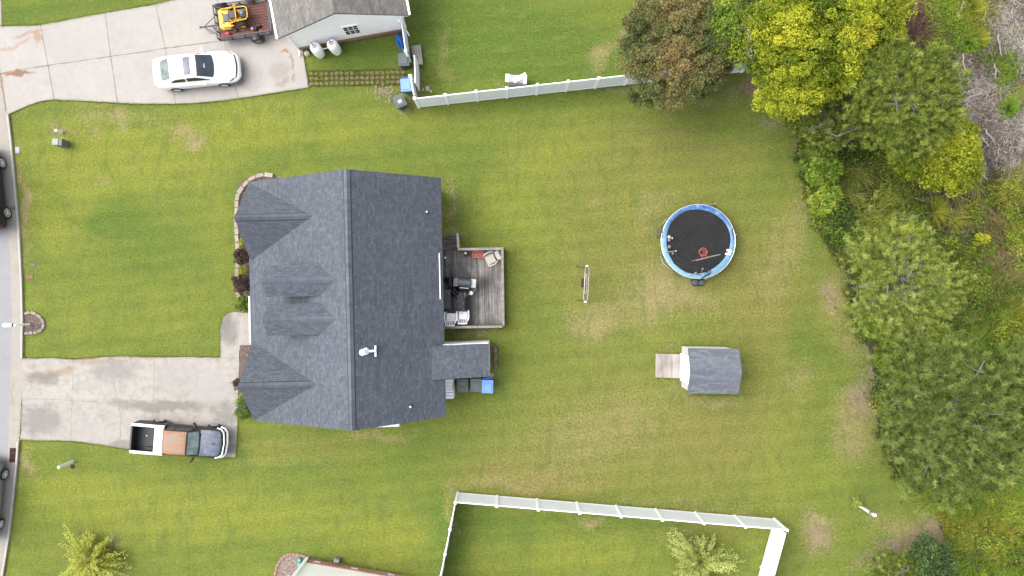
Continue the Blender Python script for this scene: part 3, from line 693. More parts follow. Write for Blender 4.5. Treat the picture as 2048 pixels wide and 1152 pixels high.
w.box((-.4, -1.1, 1.35), (.75, .08, .08)); w.build('porch_railing', M_WHITEV, bh)

# ------------------------------------------------------------------ white vinyl fences
def vinyl_mat():
    t = NT('vinyl_panel'); sep = t.n('ShaderNodeSeparateXYZ'); t.l(t.obj(), sep.inputs[0])
    fr = t.math('FRACT', t.math('DIVIDE', sep.outputs[0], .15))
    c = t.mix(t.ramp(fr, [(0.0, 1.0), (.05, 1.0), (.1, 0.0)]), (.74, .76, .80), (.55, .57, .62))
    c = t.mix(1.0, c, t.ramp(t.noise(.9, 5), [(.3, .94), (.7, 1.03)]), 'MULTIPLY')
    return t.done(c, .5, normal=t.bump(fr, .15, .01))
M_VPANEL = vinyl_mat()
def fence(label, pts, h=1.83, spacing=2.26, ends=(True, True), posts=None):
    q = [P(a, b) for a, b in pts]; root = thing('fence', label, 'fence', q[0]); o = q[0]
    for i in range(len(q)-1):
        a, b = q[i]-o, q[i+1]-o; L = (b-a).length; ang = math.atan2(b.y-a.y, b.x-a.x); n = max(1, round(L/spacing))
        for k in range(n+1):
            if k == 0 and (i > 0 or not ends[0]): continue
            if k == n and i == len(q)-2 and not ends[1]: continue
            p = a.lerp(b, k/n); m = MB(); m.box((0, 0, h/2+.04), (.127, .127, h+.08)); m.box((0, 0, h+.10), (.155, .155, .035)); m.box((0, 0, h+.13), (.12, .12, .04), taper=.3)
            po = m.build('post', M_WHITEV, root); po.location = p; po.rotation_euler = (0, 0, ang)
        for k in range(n):
            p = a.lerp(b, k/n); l = L/n-.127; m = MB(); m.box((L/n/2, 0, h*.5), (l, .035, h-.18)); pa = m.build('panel', M_VPANEL, root)
            pa.location = p; pa.rotation_euler = (0, 0, ang)
            for zz in (h-.06, .11):
                m = MB(); m.box((L/n/2, 0, zz), (l, .05, .15)); ra = m.build('rail', M_WHITEV, root)
                ra.location = p; ra.rotation_euler = (0, 0, ang)
    return root
fence('long white vinyl fence running from the blue bin to the brown leaved tree', [(838, 214.5), (1483, 143.8)], spacing=1.74, ends=(True, True))
fence('white vinyl fence going back from the corner under the yellow tree', [(1482.5, 139), (1476, 60)], spacing=1.8, ends=(False, True))
fence('short white vinyl fence run between the open gate and the long fence', [(830, 172), (837, 210)], spacing=1.2, ends=(True, False))
fence('narrow white vinyl fence from the garage corner down to the open gate', [(812, 62), (821, 124)], spacing=1.85, ends=(False, True))
gt = thing('gate', 'white vinyl gate standing open beside the green bin', 'gate', P(837.5, 131), math.atan2(P(839,183).y-P(837.5,131).y, P(839,183).x-P(837.5,131).x))
Lg = (P(839,183)-P(837.5,131)).length
m = MB(); m.box((Lg/2, 0, .95), (Lg-.1, .035, 1.62)); m.build('panel', M_VPANEL, gt)
m = MB(); m.box((Lg/2, 0, 1.76), (Lg-.06, .05, .12)); m.box((Lg/2, 0, .15), (Lg-.06, .05, .12)); m.box((.05, 0, .95), (.1, .05, 1.7)); m.box((Lg-.05, 0, .95), (.1, .05, 1.7)); m.build('gate_frame', M_WHITEV, gt)
m = MB(); m.box((Lg-.1, -.05, 1.1), (.12, .05, .16)); m.box((.05, -.04, .4), (.12, .03, .12)); m.box((.05, -.04, 1.5), (.12, .03, .12)); m.build('latch', M_BLACK, gt)
fence('white vinyl fence across the back lawn above the bottom house yard', [(916, 985), (1548, 1037.5)], spacing=2.30)
fence('white vinyl fence seen nearly edge on, left side of the bottom yard', [(915, 989), (868, 1225)], spacing=1.38*1.0, ends=(False, True))
fence('broad white vinyl fence on the right side of the bottom yard', [(1547, 1042), (1497, 1225)], spacing=2.3, ends=(False, True))

# ------------------------------------------------------------------ deck
ZD = .55
deck = thing('deck', 'weathered grey wooden deck behind the blue-grey house', 'deck', (-2.2, 0, 0), HR*.6)
m = MB()
x = -1.85
while x < 1.6:
    m.box((x+.07, .03, ZD-.02), (.136, 4.32, .04)); x += .145
m.build('boards', M_DECK, deck)
m = MB(); m.box((-.1, .03, ZD-.14), (3.3, 4.2, .18)); m.build('joists', mat('dark_joist', (.06, .045, .04), .9), deck)
m = MB()
for k in range(3): m.box((-1.32, 2.36+k*.29, ZD-.16*(k+1)+.0), (.95, .28, .04)); m.box((-1.32, 2.36+k*.29+.0, (ZD-.16*(k+1))/2-.03), (.9, .03, ZD-.16*(k+1)))
m.build('steps', mat('dark_step_wood', (.085, .065, .058), .85, var=.4, scale=3, col2=(.19, .16, .145), amt=.4, stretch=(.3, 3, 1)), deck)
def rail(x0, y0, x1, y1, name='railing'):
    m = MB(); L = math.hypot(x1-x0, y1-y0); a = math.atan2(y1-y0, x1-x0); cx, cy = (x0+x1)/2, (y0+y1)/2
    m.box((cx, cy, ZD+.90), (L, .14, .04), rz=a); m.box((cx, cy, ZD+.80), (L, .04, .09), rz=a); m.box((cx, cy, ZD+.10), (L, .04, .09), rz=a)
    n = max(2, int(L/.14))
    for k in range(1, n):
        t_ = k/n; m.box((x0+(x1-x0)*t_, y0+(y1-y0)*t_, ZD+.45), (.035, .035, .8), rz=a)
    n = max(1, round(L/1.6))
    for k in range(n+1):
        t_ = k/n; m.box((x0+(x1-x0)*t_, y0+(y1-y0)*t_, (ZD+.88)/2), (.09, .09, ZD+.87), rz=a)
    return m.build(name, M_RAILWOOD, deck)
rail(-.80, 2.20, 1.60, 2.20); rail(1.68, 2.26, 1.68, -2.12); rail(1.60, -2.20, -1.75, -2.20); rail(-.80, 2.28, -.83, 3.08)

# ------------------------------------------------------------------ shed with ramp
sx0, sx1, sy0, sy1 = 9.90, 12.45, -5.73, -3.42
shed = thing('shed', 'small white garden shed with a grey shingle roof on the back lawn', 'shed', ((sx0+sx1)/2, -4.62, 0), R(-.8))
hx, hy = (sx1-sx0)/2, 1.16
m = MB(); pf = [(-hy, .12), (hy, .12), (hy, 1.95), (0, 2.48), (-hy, 1.95)]
vs = [(-hx, y, z) for y, z in pf] + [(hx, y, z) for y, z in pf]
m.add(vs, [(4, 3, 2, 1, 0), (5, 6, 7, 8, 9)] + [(i, (i+1) % 5, 5+(i+1) % 5, 5+i) for i in range(5)])
m.build('wall', mat('shed_board', (.60, .585, .56), .7, var=.06, scale=3, stretch=(1, 6, 1)), shed)
m = MB()
for sg in (-1, 1): m.slab([(-hx-.12, 0, 2.57), (hx+.17, 0, 2.57), (hx+.17, sg*(hy+.10), 2.02), (-hx-.12, sg*(hy+.10), 2.02)], .07, (0, 0, 0), (1, 0, 0))
ro = m.build('roof', M_ROOF3, shed)
capstrip(ro, (-hx-.1, 0, 2.57), (hx+.15, 0, 2.57), .47, .47, w=.13, off=.012, line=False).data.materials[0] = shingle('shed_cap', (.13, .14, .18), (.17, .185, .23), (.09, .1, .12), w=.3, h=1)
for sg in (-1, 1):
    m = MB(); m.box((-hx-.03, sg*.40, 1.05), (.06, .78, 1.85)); m.box((-hx-.07, sg*.40, 1.9), (.03, .78, .09)); m.box((-hx-.07, sg*.40, .2), (.03, .78, .09))
    dr = m.build('door', M_WHITEV, shed)
    m = MB(); m.box((-hx-.09, sg*.08, 1.1), (.04, .03, .14)); m.build('handle', M_BLACK, dr)
m = MB(); m.box((-hx-.02, 0, 2.16), (.05, 1.5, .28), taper=.6)
m.build('trim', M_WHITEV, shed)
m = MB(); m.box((0, hy+.02, 1.0), (2*hx, .03, 1.8)); m.build('side_cladding', mat('cream_side', (.70, .68, .62), .7, var=.05), shed)
ramp = thing('ramp', 'pale wooden ramp of cross boards at the shed door', 'ramp', (9.12, -4.55, 0), R(-1))
m = MB()
for k in range(11): m.box((-.66+k*.131, 0, .06+k*.012), (.122, 1.40, .035), ry=-.09)
m.build('boards', M_DECK2, ramp)
m = MB()
for sy in (-.6, 0, .6): m.box((0, sy, .06), (1.4, .05, .11), ry=-.09)
m.build('joists', M_RAILWOOD, ramp)
# ------------------------------------------------------------------ vehicles: a surface swept along x, section by section
def cat(a, u):
    """Catmull-Rom through the rows of a at fractional index u"""
    a = np.asarray(a, float); n = len(a); i = int(min(max(math.floor(u), 0), n-2)); f = u-i
    p1, p2 = a[i], a[i+1]; p0 = a[i-1] if i > 0 else 2*p1-p2; p3 = a[i+2] if i+2 < n else 2*p2-p1
    return .5*((2*p1)+(p2-p0)*f+(2*p0-5*p1+4*p2-p3)*f*f+(3*p1-p0-3*p2+p3)*f**3)
class Shell:
    def __init__(s, rows, prof): s.rows = np.array(rows, float); s.prof = prof; s.xs = s.rows[:, 0]
    def pt(s, x, t):
        u = float(np.interp(x, s.xs, np.arange(len(s.xs)))); r = cat(s.rows, u)
        pr = np.array(s.prof(r)); v = abs(t)*(len(pr)-1); y, z = cat(pr, v)
        return Vector((x, math.copysign(y, t) if t else 0.0, z))
    def nrm(s, x, t):
        e = .01; x0, x1 = max(s.xs[0], x-e), min(s.xs[-1], x+e)
        a = s.pt(x1, t)-s.pt(x0, t); b = s.pt(x, min(1, t+e))-s.pt(x, max(-1, t-e)); n = a.cross(b)
        n = n.normalized() if n.length > 1e-9 else Vector((0, 0, 1))
        c_ = s.pt(x, t) - Vector((x, 0, s.pt(x, .9).z*.5+.2))
        return n if n.dot(c_) > 0 else -n
    def mesh(s, mb, nx=40, nt=36, x0=None, x1=None):
        x0 = s.xs[0] if x0 is None else x0; x1 = s.xs[-1] if x1 is None else x1
        vs = [s.pt(x0+(x1-x0)*i/nx, -1+2*k/nt) for i in range(nx+1) for k in range(nt+1)]; w = nt+1
        fs = [(i*w+k, (i+1)*w+k, (i+1)*w+k+1, i*w+k+1) for i in range(nx) for k in range(nt)]
        fs += [tuple(range(w)), tuple(nx*w+k for k in range(w))[::-1]]
        fs += [(i*w+nt, (i+1)*w+nt, (i+1)*w, i*w) for i in range(nx)]
        mb.add(vs, fs)
    def patch(s, mb, xa, xb, ta, tb, off=.006, nx=10, nt=10, mirror=False):
        """xa, xb, ta, tb may be functions of the other parameter in 0..1"""
        g = lambda f, q: f(q) if callable(f) else f
        for sg in ((1, -1) if mirror else (1,)):
            top = []
            for i in range(nx+1):
                for k in range(nt+1):
                    a, b = i/nx, k/nt; t_ = g(ta, a)+(g(tb, a)-g(ta, a))*b; x = g(xa, b)+(g(xb, b)-g(xa, b))*a
                    top.append(s.pt(x, sg*t_)+s.nrm(x, sg*t_)*off)
            w = nt+1; fs = [(i*w+k, (i+1)*w+k, (i+1)*w+k+1, i*w+k+1) for i in range(nx) for k in range(nt)]
            if sg < 0: fs = [f[::-1] for f in fs]
            mb.add(top, fs)
def wheel(parent, x, y, r=.33, w=.21, side=1, rimmat=None):
    m = MB(); m.lathe([(r*.62, -w/2), (r*.92, -w/2), (r, -w*.36), (r, w*.36), (r*.92, w/2), (r*.66, w/2)], (0, 0, 0), 28, 'Y')
    o = m.build('wheel', M_RUBBER, parent, smooth=35); o.location = (x, y, r)
    m = MB(); yo = side*w*.5
    m.lathe([(r*.66, yo-.03*side), (r*.66, yo+.004*side), (r*.60, yo+.004*side), (r*.58, yo-.02*side)] if side > 0 else [(r*.58, yo+.02), (r*.60, yo-.004), (r*.66, yo-.004), (r*.66, yo+.03)], (0, 0, 0), 24, 'Y')
    for k in range(10):
        a = 2*math.pi*k/10; m.box((math.cos(a)*r*.34, yo, math.sin(a)*r*.34), (r*.50, .02, r*.09), ry=-a)
    m.lathe([(r*.13, yo-.012), (r*.13, yo+.012)], (0, 0, 0), 12, 'Y')
    m.build('rim', rimmat or M_ALLOY, o)
    m = MB(); m.lathe([(r*.60, yo*.6-.01), (r*.60, yo*.6+.01)], (0, 0, 0), 20, 'Y'); m.build('hub', mat('brake_dark', (.05, .05, .055), .6, .4), o)
    return o
def mirror_pair(parent, shellpt, m_, length=.22):
    for sg in (-1, 1):
        p = Vector((shellpt[0], sg*shellpt[1], shellpt[2])); m = MB()
        m.tube([p, p+Vector((-.01, sg*.07, .02))], .03, 6)
        m.rbox(p+Vector((-.04, sg*(.07+length*.42), .05)), (.10, length*.85, .15), .03, rz=sg*-.30)
        m.build('side_mirror', m_, parent, smooth=40)

def body_prof(r):   # r: x, w, zlow, zbelt, ztop, tuck
    _, w, zl, zb, zt, rd = r
    return [(0, zt+.02), (w*.38, zt+.012), (w*.70, zt-.012), (w*.88, zt-.06*rd), (w*.975, zt-.06*rd-(zt-zb)*.45), (w, zb), (w*.995, (zb+zl)*.5), (w*.95, zl+.04), (w*.88, zl)]
def cab_prof(r):    # r: x, wb, wt, zt, zb
    _, wb, wt, zt, zb = r
    return [(0, zt+.015), (wt*.45, zt+.01), (wt*.82, zt-.012), (wt*.98, zt-.05), (wt+(wb-wt)*.28, zt-.05-(zt-.05-zb)*.30), (wt+(wb-wt)*.65, zb+(zt-zb)*.30), (wb, zb), (wb, zb-.05)]
M_CARWHITE = mat('white_car_paint', (.82, .82, .83), .22, var=.01, scale=1, coat=.6)
M_CARBLACK = mat('black_car_paint', (.008, .009, .011), .25, var=.1, scale=1, coat=.4)
M_CARSILVER = mat('silver_car_paint', (.30, .33, .32), .25, .4, var=.03, scale=1, coat=.6)
M_LAMP = mat('headlamp_glass', (.25, .26, .27), .12, .3, var=.4, scale=12)
M_TAIL = mat('tail_lamp_red', (.30, .015, .012), .2, var=.2)

def sedan(name, label, paint, loc, rz, sunroof=True, group=None):
    o = thing(name, label, 'car', loc, rz, group)
    rows = [(-2.43, .66, .42, .62, .80, 1), (-2.36, .79, .34, .70, .97, 1), (-2.15, .865, .27, .75, 1.05, 1), (-1.7, .905, .22, .78, 1.07, 1), (-1.1, .925, .20, .80, 1.06, 1), (0, .925, .19, .78, 1.02, 1), (.9, .925, .20, .75, 1.0, 1),
            (1.35, .92, .22, .72, .93, 1), (1.8, .90, .24, .68, .86, 1.1), (2.1, .84, .26, .62, .78, 1.2), (2.32, .70, .28, .56, .68, 1.2), (2.44, .50, .32, .50, .58, 1)]
    b = Shell(rows, body_prof); m = MB(); b.mesh(m, 56, 40); body = m.build('body', paint, o, smooth=60)
    crow = [(-2.02, .74, .60, 1.02, 1.00), (-1.75, .78, .63, 1.12, 1.0), (-1.45, .80, .64, 1.27, 1.0), (-1.15, .81, .64, 1.385, 1.0), (-.7, .82, .645, 1.44, 1.0), (-.1, .83, .65, 1.455, 1.0), (.25, .83, .65, 1.42, .99), (.6, .83, .66, 1.28, .98), (.95, .83, .68, 1.11, .97), (1.22, .82, .70, .985, .96)]
    c_ = Shell(crow, cab_prof); m = MB(); c_.mesh(m, 46, 36); m.build('roof', paint, o, smooth=60)
    m = MB(); c_.patch(m, lambda q: .30-.05*abs(q*2-1)**2, lambda q: 1.16-.13*abs(q*2-1)**2, -.375, .375, .010, 12, 16); m.build('windshield', M_GLASS, o, smooth=60)
    m = MB(); c_.patch(m, lambda q: -1.92+.10*abs(q*2-1)**2, -1.28, -.36, .36, .010, 10, 14); m.build('rear_window', mat('rear_glass_grey', (.10, .14, .13), .12, var=.6, scale=2.5, spec=.9), o, smooth=60)
    if sunroof: m = MB(); c_.patch(m, -.42, -.02, -.27, .27, .008, 6, 10); m.build('sunroof', mat('sunroof_glass', (.03, .045, .11), .1, var=.5, scale=3), o, smooth=60)
    for sg in (1, -1):
        m = MB(); f = lambda a, b_: (lambda q: sg*(a+(b_-a)*q))
        c_.patch(m, -.38, .85, lambda q: sg*(.50+.14*max(0, q-.45)/.55), sg*.74, .010, 10, 6); c_.patch(m, -1.30, -.46, lambda q: sg*(.52+.12*max(0, .4-q)/.4), sg*.74, .010, 8, 6)
        m.build('side_windows', mat('side_glass', (.05, .05, .035), .15, var=.4, scale=4), o, smooth=60)
    m = MB()
    b.patch(m, lambda q: 2.16+.12*(1-abs(q*2-1)**2), lambda q: 2.23+.13*(1-abs(q*2-1)**2), -.36, .36, .006, 4, 12); m.build('grille', M_BLACK, o)
    for sg in (1, -1):
        m = MB(); b.patch(m, lambda q: 2.02-.22*q, lambda q: 2.20-.26*q, sg*.34, sg*.50, .008, 5, 6); m.build('headlight', M_LAMP, o)
        m = MB(); b.patch(m, -2.40, -2.30, sg*.44, sg*.56, .008, 5, 6); m.build('taillight', M_TAIL, o)
        for x in (-1.39, 1.38): wheel(o, x, sg*.845, .325, .21, sg)
    GAP = mat('panel_gap_grey', (.20, .20, .21), .6)
    for (xx, ta, tb) in ((1.30, -.44, .44), (-2.06, -.40, .40)): m = MB(); b.patch(m, xx, xx+.02, ta, tb, .0035, 1, 18); m.build('panel_gap', GAP, o)
    for sg in (1, -1):
        m = MB(); b.patch(m, 1.30, 2.10, sg*.43, sg*.44, .0035, 10, 1); m.build('panel_gap', GAP, o)
        for xx in (-.44, .72, -1.38): m = MB(); b.patch(m, xx, xx+.018, sg*.60, sg*.92, .0035, 1, 8); m.build('panel_gap', GAP, o)
    m = MB()
    for sg in (1, -1):
        for xx in (-.62, .36): b.patch(m, xx, xx+.20, sg*.56, sg*.575, .03, 3, 1)
    m.build('door_handle', paint, o)
    mirror_pair(o, (.62, .83, 1.00), paint)
    m = MB(); m.box((-2.47, 0, .66), (.02, .32, .14)); m.build('plate', M_WHITEP, o)
    return o
car = sedan('sedan', 'white sedan with a dark sunroof parked on the top driveway', M_CARWHITE, (-18.16, 12.56, .034), R(5.9))
m = MB(); m.box((.70, -.02, 1.24), (.02, .24, .07)); m.build('rear_view_mirror', M_WHITEP, car)

def suv(name, label, paint, loc, rz, wheels=.37):
    o = thing(name, label, 'car', loc, rz)
    rows = [(-2.40, .78, .45, .80, 1.05, 1), (-2.32, .90, .34, .90, 1.12, 1), (-1.9, .955, .28, .92, 1.13, 1), (-1, .965, .26, .92, 1.12, 1), (0, .965, .25, .9, 1.1, 1), (.9, .965, .26, .88, 1.08, 1), (1.5, .955, .28, .84, 1.04, 1.1), (2.0, .92, .30, .78, .98, 1.3), (2.28, .82, .33, .7, .86, 1.3), (2.42, .62, .38, .6, .70, 1)]
    b = Shell(rows, body_prof); m = MB(); b.mesh(m, 46, 36); m.build('body', paint, o, smooth=60)
    crow = [(-2.30, .86, .70, 1.12, 1.08), (-2.15, .87, .72, 1.45, 1.08), (-1.9, .88, .72, 1.66, 1.08), (-1.2, .88, .72, 1.74, 1.08), (-.2, .88, .72, 1.74, 1.08), (.3, .88, .72, 1.68, 1.07), (.75, .88, .74, 1.40, 1.06), (1.15, .87, .76, 1.09, 1.05)]
    c_ = Shell(crow, cab_prof); m = MB(); c_.mesh(m, 40, 32); m.build('roof', paint, o, smooth=60)
    m = MB(); c_.patch(m, .36, 1.08, -.37, .37, .01, 10, 12); m.build('windshield', M_GLASS, o, smooth=60)
    m = MB(); c_.patch(m, -2.26, -2.0, -.34, .34, .01, 6, 12); m.build('rear_window', M_GLASS, o, smooth=60)
    for sg in (1, -1):
        m = MB(); c_.patch(m, -.4, .7, sg*.50, sg*.76, .01, 8, 6); c_.patch(m, -1.4, -.48, sg*.50, sg*.76, .01, 8, 6); c_.patch(m, -1.98, -1.5, sg*.52, sg*.75, .01, 5, 6); m.build('side_windows', M_GLASS, o, smooth=60)
        m = MB(); b.patch(m, -2.42+.03, -2.18, sg*.42, sg*.62, .012, 6, 6); m.build('taillight', M_TAIL, o)
        m = MB(); b.patch(m, 2.05, 2.28, sg*.34, sg*.52, .01, 5, 5); m.build('headlight', M_LAMP, o)
        for x in (-1.45, 1.46): wheel(o, x, sg*.90, wheels, .24, sg)
        m = MB(); m.tube([(-1.6, sg*.62, 1.76), (-1.5, sg*.62, 1.80), (.0, sg*.62, 1.80), (.12, sg*.62, 1.75)], .018, 6); m.build('roof_rail', M_ALLOY, o)
    mirror_pair(o, (.62, .87, 1.08), paint)
    return o
# black car: front points up the picture; its left side stands off the frame
suv('suv', 'black car parked at the kerb beside the front lawn', M_CARBLACK, (-30.44, 5.70, .02), R(90+6.0))
suv('suv', 'pale green-grey silver car parked beside the storm drain', M_CARSILVER, (-30.57, -12.20, .02), R(90-4.9), .34)

# pickup truck
def pickup():
    o = thing('pickup_truck', 'old black pickup with a rusty roof, faded blue bonnet and white tool box', 'truck', (-19.07, -8.72, .034), R(-4.8))
    side = mat('faded_black_paint', (.026, .020, .020), .45, var=.35, scale=2.5, col2=(.05, .035, .032), amt=.3)
    rows = [(1.28, .845, .34, .78, 1.06, 1), (1.7, .85, .34, .76, 1.04, 1), (2.1, .83, .36, .72, .99, 1.1), (2.36, .78, .40, .68, .92, 1.3), (2.47, .70, .44, .64, .84, 1.2)]
    b = Shell([(-.70, .84, .34, .80, 1.08, 1), (0, .85, .34, .8, 1.08, 1)] + rows, body_prof); m = MB(); b.mesh(m, 44, 36); m.build('body', side, o, smooth=60)
    # bonnet
    m = MB(); b.patch(m, lambda q: 1.34-.10*abs(q*2-1)**2, lambda q: 2.42-.16*abs(q*2-1)**2, -.36, .36, .012, 14, 16)
    hood = m.build('bonnet', mat('faded_blue_bonnet', (.105, .128, .18), .4, var=.3, scale=1.8, col2=(.19, .215, .26), amt=.3), o, smooth=60)
    m = MB(); m.lathe([(.15, 0), (.12, .035), (.05, .045)], (0, 0, 0), 14)
    for i_, v in enumerate(m.v): m.v[i_] = (v[0]*1.0+2.02-.05, v[1]*.42, v[2]+1.035)
    m.build('scoop', mat('scoop_dark', (.06, .07, .10), .5), hood, smooth=40)
    crow = [(-.66, .80, .64, 1.10, 1.06), (-.60, .80, .64, 1.50, 1.06), (-.52, .80, .645, 1.58, 1.06), (0, .81, .65, 1.61, 1.06), (.5, .81, .65, 1.60, 1.06), (.72, .81, .655, 1.55, 1.05), (.98, .80, .67, 1.32, 1.04), (1.30, .80, .70, 1.06, 1.03)]
    c_ = Shell(crow, cab_prof); m = MB(); c_.mesh(m, 40, 30); m.build('cab', side, o, smooth=60)
    t = NT('rusty_peeled_paint'); n1 = t.noise(1.0, 6, .7, src=t.mapping((.5, 2.2, 1)), dist=.6); n2 = t.noise(5, 6, .75, src=t.mapping((.5, 2.5, 1)))
    c1 = t.ramp(n1, [(.32, (.17, .17, .135)), (.45, (.23, .165, .115)), (.55, (.27, .125, .075)), (.68, (.235, .105, .07))])
    c1 = t.mix(t.ramp(n2, [(.55, 0.0), (.75, .7)]), c1, (.29, .22, .16))
    m = MB(); c_.patch(m, -.58, .70, -.45, .45, .010, 14, 14); m.build('roof', t.done(c1, .75), o, smooth=60)
    m = MB(); c_.patch(m, lambda q: .78-.03*abs(q*2-1)**2, lambda q: 1.24-.07*abs(q*2-1)**2, -.39, .39, .012, 8, 12); m.build('windshield', mat('milky_windshield', (.15, .23, .215), .12, var=.45, scale=2.2, col2=(.28, .26, .22), amt=.15, spec=.9), o, smooth=60)
    for sg in (1, -1):
        m = MB(); c_.patch(m, -.02, .82, sg*.50, sg*.78, .010, 8, 6); c_.patch(m, -.5, -.1, sg*.52, sg*.76, .010, 5, 6); m.build('side_windows', mat('side_glass_olive', (.05, .058, .045), .15, var=.4, scale=4), o, smooth=60)
    # bed: floor, walls, white rails, tailgate
    m = MB(); m.box((-1.64, 0, .60), (1.86, 1.44, .06)); m.build('bed_floor', mat('bed_liner', (.028, .031, .038), .6, var=.35, scale=2, stretch=(1, 5, 1)), o)
    for sg in (1, -1):
        m = MB(); m.box((-1.64, sg*.78, .86), (1.88, .12, .72)); m.box((-1.64, sg*.815, .60), (1.86, .09, .50))
        m.build('bed_side', side, o)
        m = MB(); m.box((-1.64, sg*.775, 1.24), (1.88, .15, .035)); m.build('bed_rail_cap', M_WHITEP, o)
        m = MB(); m.box((-1.55, sg*.64, .72), (.72, .16, .20)); m.build('wheel_arch', M_BLACK, o)
    m = MB(); m.box((-2.58, 0, .90), (.09, 1.60, .66)); m.box((-2.61, 0, 1.0), (.05, 1.1, .3)); m.build('tailgate', side, o)
    m = MB(); m.box((-.73, 0, .9), (.07, 1.55, .60)); m.build('bed_front', side, o)
    m = MB(); m.rbox((-.96, 0, 1.29), (.50, 1.66, .14), .03); m.build('tool_box', M_WHITEP, o)
    m = MB(); m.box((-2.66, 0, .52), (.14, 1.55, .14)); m.build('rear_bumper', mat('dull_bumper', (.12, .12, .12), .5, .4), o)
    # front: grille, lamps, chrome bumper bent at the ends
    m = MB(); pts = [(2.10, -.86, .78), (2.34, -.80, .80), (2.50, -.62, .80), (2.56, 0, .80), (2.50, .62, .80), (2.34, .80, .80), (2.10, .86, .78)]
    m.tube(pts, .045, 8); m.build('trim_strip', M_CHROME, o, smooth=50)
    m = MB(); pts = [(2.22, -.87, .55), (2.46, -.80, .56), (2.60, -.60, .57), (2.65, 0, .57), (2.60, .60, .57), (2.46, .80, .56), (2.22, .87, .55)]
    m.tube(pts, .075, 8); m.build('front_bumper', M_CHROME, o, smooth=50)
    m = MB(); m.box((2.51, 0, .70), (.05, .85, .16)); m.build('grille', M_BLACK, o)
    for sg in (1, -1):
        m = MB(); m.rbox((2.42, sg*.60, .72), (.10, .28, .16), .02, rz=-sg*.35); m.build('headlight', M_LAMP, o)
        for x in (-1.45, 1.72): wheel(o, x, sg*.80, .36, .24, sg, M_CHROME)
    for sg in (-1, 1):
        m = MB(); m.tube([(1.02, sg*.80, 1.08), (.95, sg*.93, 1.12)], .03, 6); m.rbox((.93, sg*1.0, 1.14), (.11, .30, .20), .03, rz=sg*.45); m.build('side_mirror', M_BLACK, o)
    m = MB(); m.tube([(1.33, -.1, 1.085), (1.24, -.62, 1.10)], .012, 5); m.tube([(1.33, .5, 1.085), (1.24, .02, 1.10)], .012, 5); m.build('wiper', M_BLACK, o)
    return o
pickup()
m = MB(); m.lathe([(.034, 0), (.034, .07)], (0, 0, 0), 10); cup = m.build('cup', M_WHITEP); cup.location = P(294.5, 871, .63); tag(cup, 'tiny white cup lying on the truck bed floor', 'cup')
m = MB(); m.rbox((0, 0, .09), (.52, .14, .18), .03); m.rbox((-.36, .02, .06), (.12, .12, .12), .02); tb = m.build('cargo_bag', mat('bag_grey', (.06, .065, .075), .7)); tb.location = P(297, 899, .63)+Vector((0, .02, 0)); tb.rotation_euler = (0, 0, R(-5)); tag(tb, 'dark grey bag on the truck bed floor by the side wall', 'bag')

# ------------------------------------------------------------------ trailer and mower
TR = R(8.2)
tr = thing('trailer', 'open utility trailer with a red-brown board floor and raised mesh ramp gate', 'trailer', (-15.52, 15.45, .034), TR)
L_, Wd, zf = 2.98, 1.90, .52
m = MB(); n = 12
for k in range(n): m.box((0, -Wd/2+.09+k*(Wd-.12)/(n-1)*1.0, zf), (L_-.06, (Wd-.1)/n-.012, .04))
m.build('floor_boards', mat('red_brown_boards', (.17, .065, .045), .8, var=.3, scale=4, col2=(.09, .045, .035), amt=.3, stretch=(.4, 3, 1)), tr)
m = MB()
for sy in (-1, 1):
    m.box((0, sy*Wd/2, zf+.38), (L_, .06, .05)); m.box((0, sy*Wd/2, zf-.02), (L_, .06, .10)); m.box((0, sy*Wd/2, zf+.18), (L_, .03, .03))
    for x in (-L_/2, -.75, 0, .75, L_/2): m.box((x, sy*Wd/2, zf+.18), (.05, .05, .40))
m.box((-L_/2, 0, zf+.38), (.06, Wd, .05)); m.box((-L_/2, 0, zf-.02), (.07, Wd, .10)); m.box((L_/2, 0, zf-.02), (.07, Wd, .10))
for y in (-.5, 0, .5): m.box((-L_/2, y, zf+.18), (.05, .05, .40))
m.build('frame', M_DARKSTEEL, tr)
m = MB(); m.tube([(-L_/2, 0, zf-.08), (-L_/2-.95, 0, zf-.08)], .045, 6); m.tube([(-L_/2, .65, zf-.09), (-L_/2-.82, .03, zf-.09)], .025, 6); m.tube([(-L_/2, -.65, zf-.09), (-L_/2-.82, -.03, zf-.09)], .025, 6)
m.box((-L_/2-1.02, 0, zf-.07), (.16, .10, .08)); m.tube([(-L_/2-.35, -.03, zf-.1), (-L_/2-.25, -.25, .1)], .025, 6); m.tube([(-L_/2-.8, -.05, zf-.1), (-L_/2-.72, -.2, .2), (-L_/2-.6, -.3, .08)], .012, 5)
m.build('tongue', M_DARKSTEEL, tr)
m = MB()
gz = 1.12; lean = .38
for k in range(5): y = -Wd/2+.04+k*(Wd-.08)/4; m.tube([(L_/2+.03, y, zf), (L_/2+.03+lean, y, zf+gz)], .02, 5)
for k in range(3): f_ = k/2; m.tube([(L_/2+.03+lean*f_, -Wd/2+.04, zf+gz*f_), (L_/2+.03+lean*f_, Wd/2-.04, zf+gz*f_)], .022, 5)
m.build('ramp_gate', M_BLACK, tr)
m = MB(); nn = 34
for k in range(nn): f_ = (k+.5)/nn; m.tube([(L_/2+.03+lean*f_, -Wd/2+.05, zf+gz*f_), (L_/2+.03+lean*f_, Wd/2-.05, zf+gz*f_)], .009, 4)
for k in range(22): y = -Wd/2+.08+k*(Wd-.16)/21; m.tube([(L_/2+.032, y, zf), (L_/2+.032+lean, y, zf+gz)], .006, 4)
m.build('gate_mesh', mat('mesh_grey', (.22, .26, .31), .6, .3), tr)
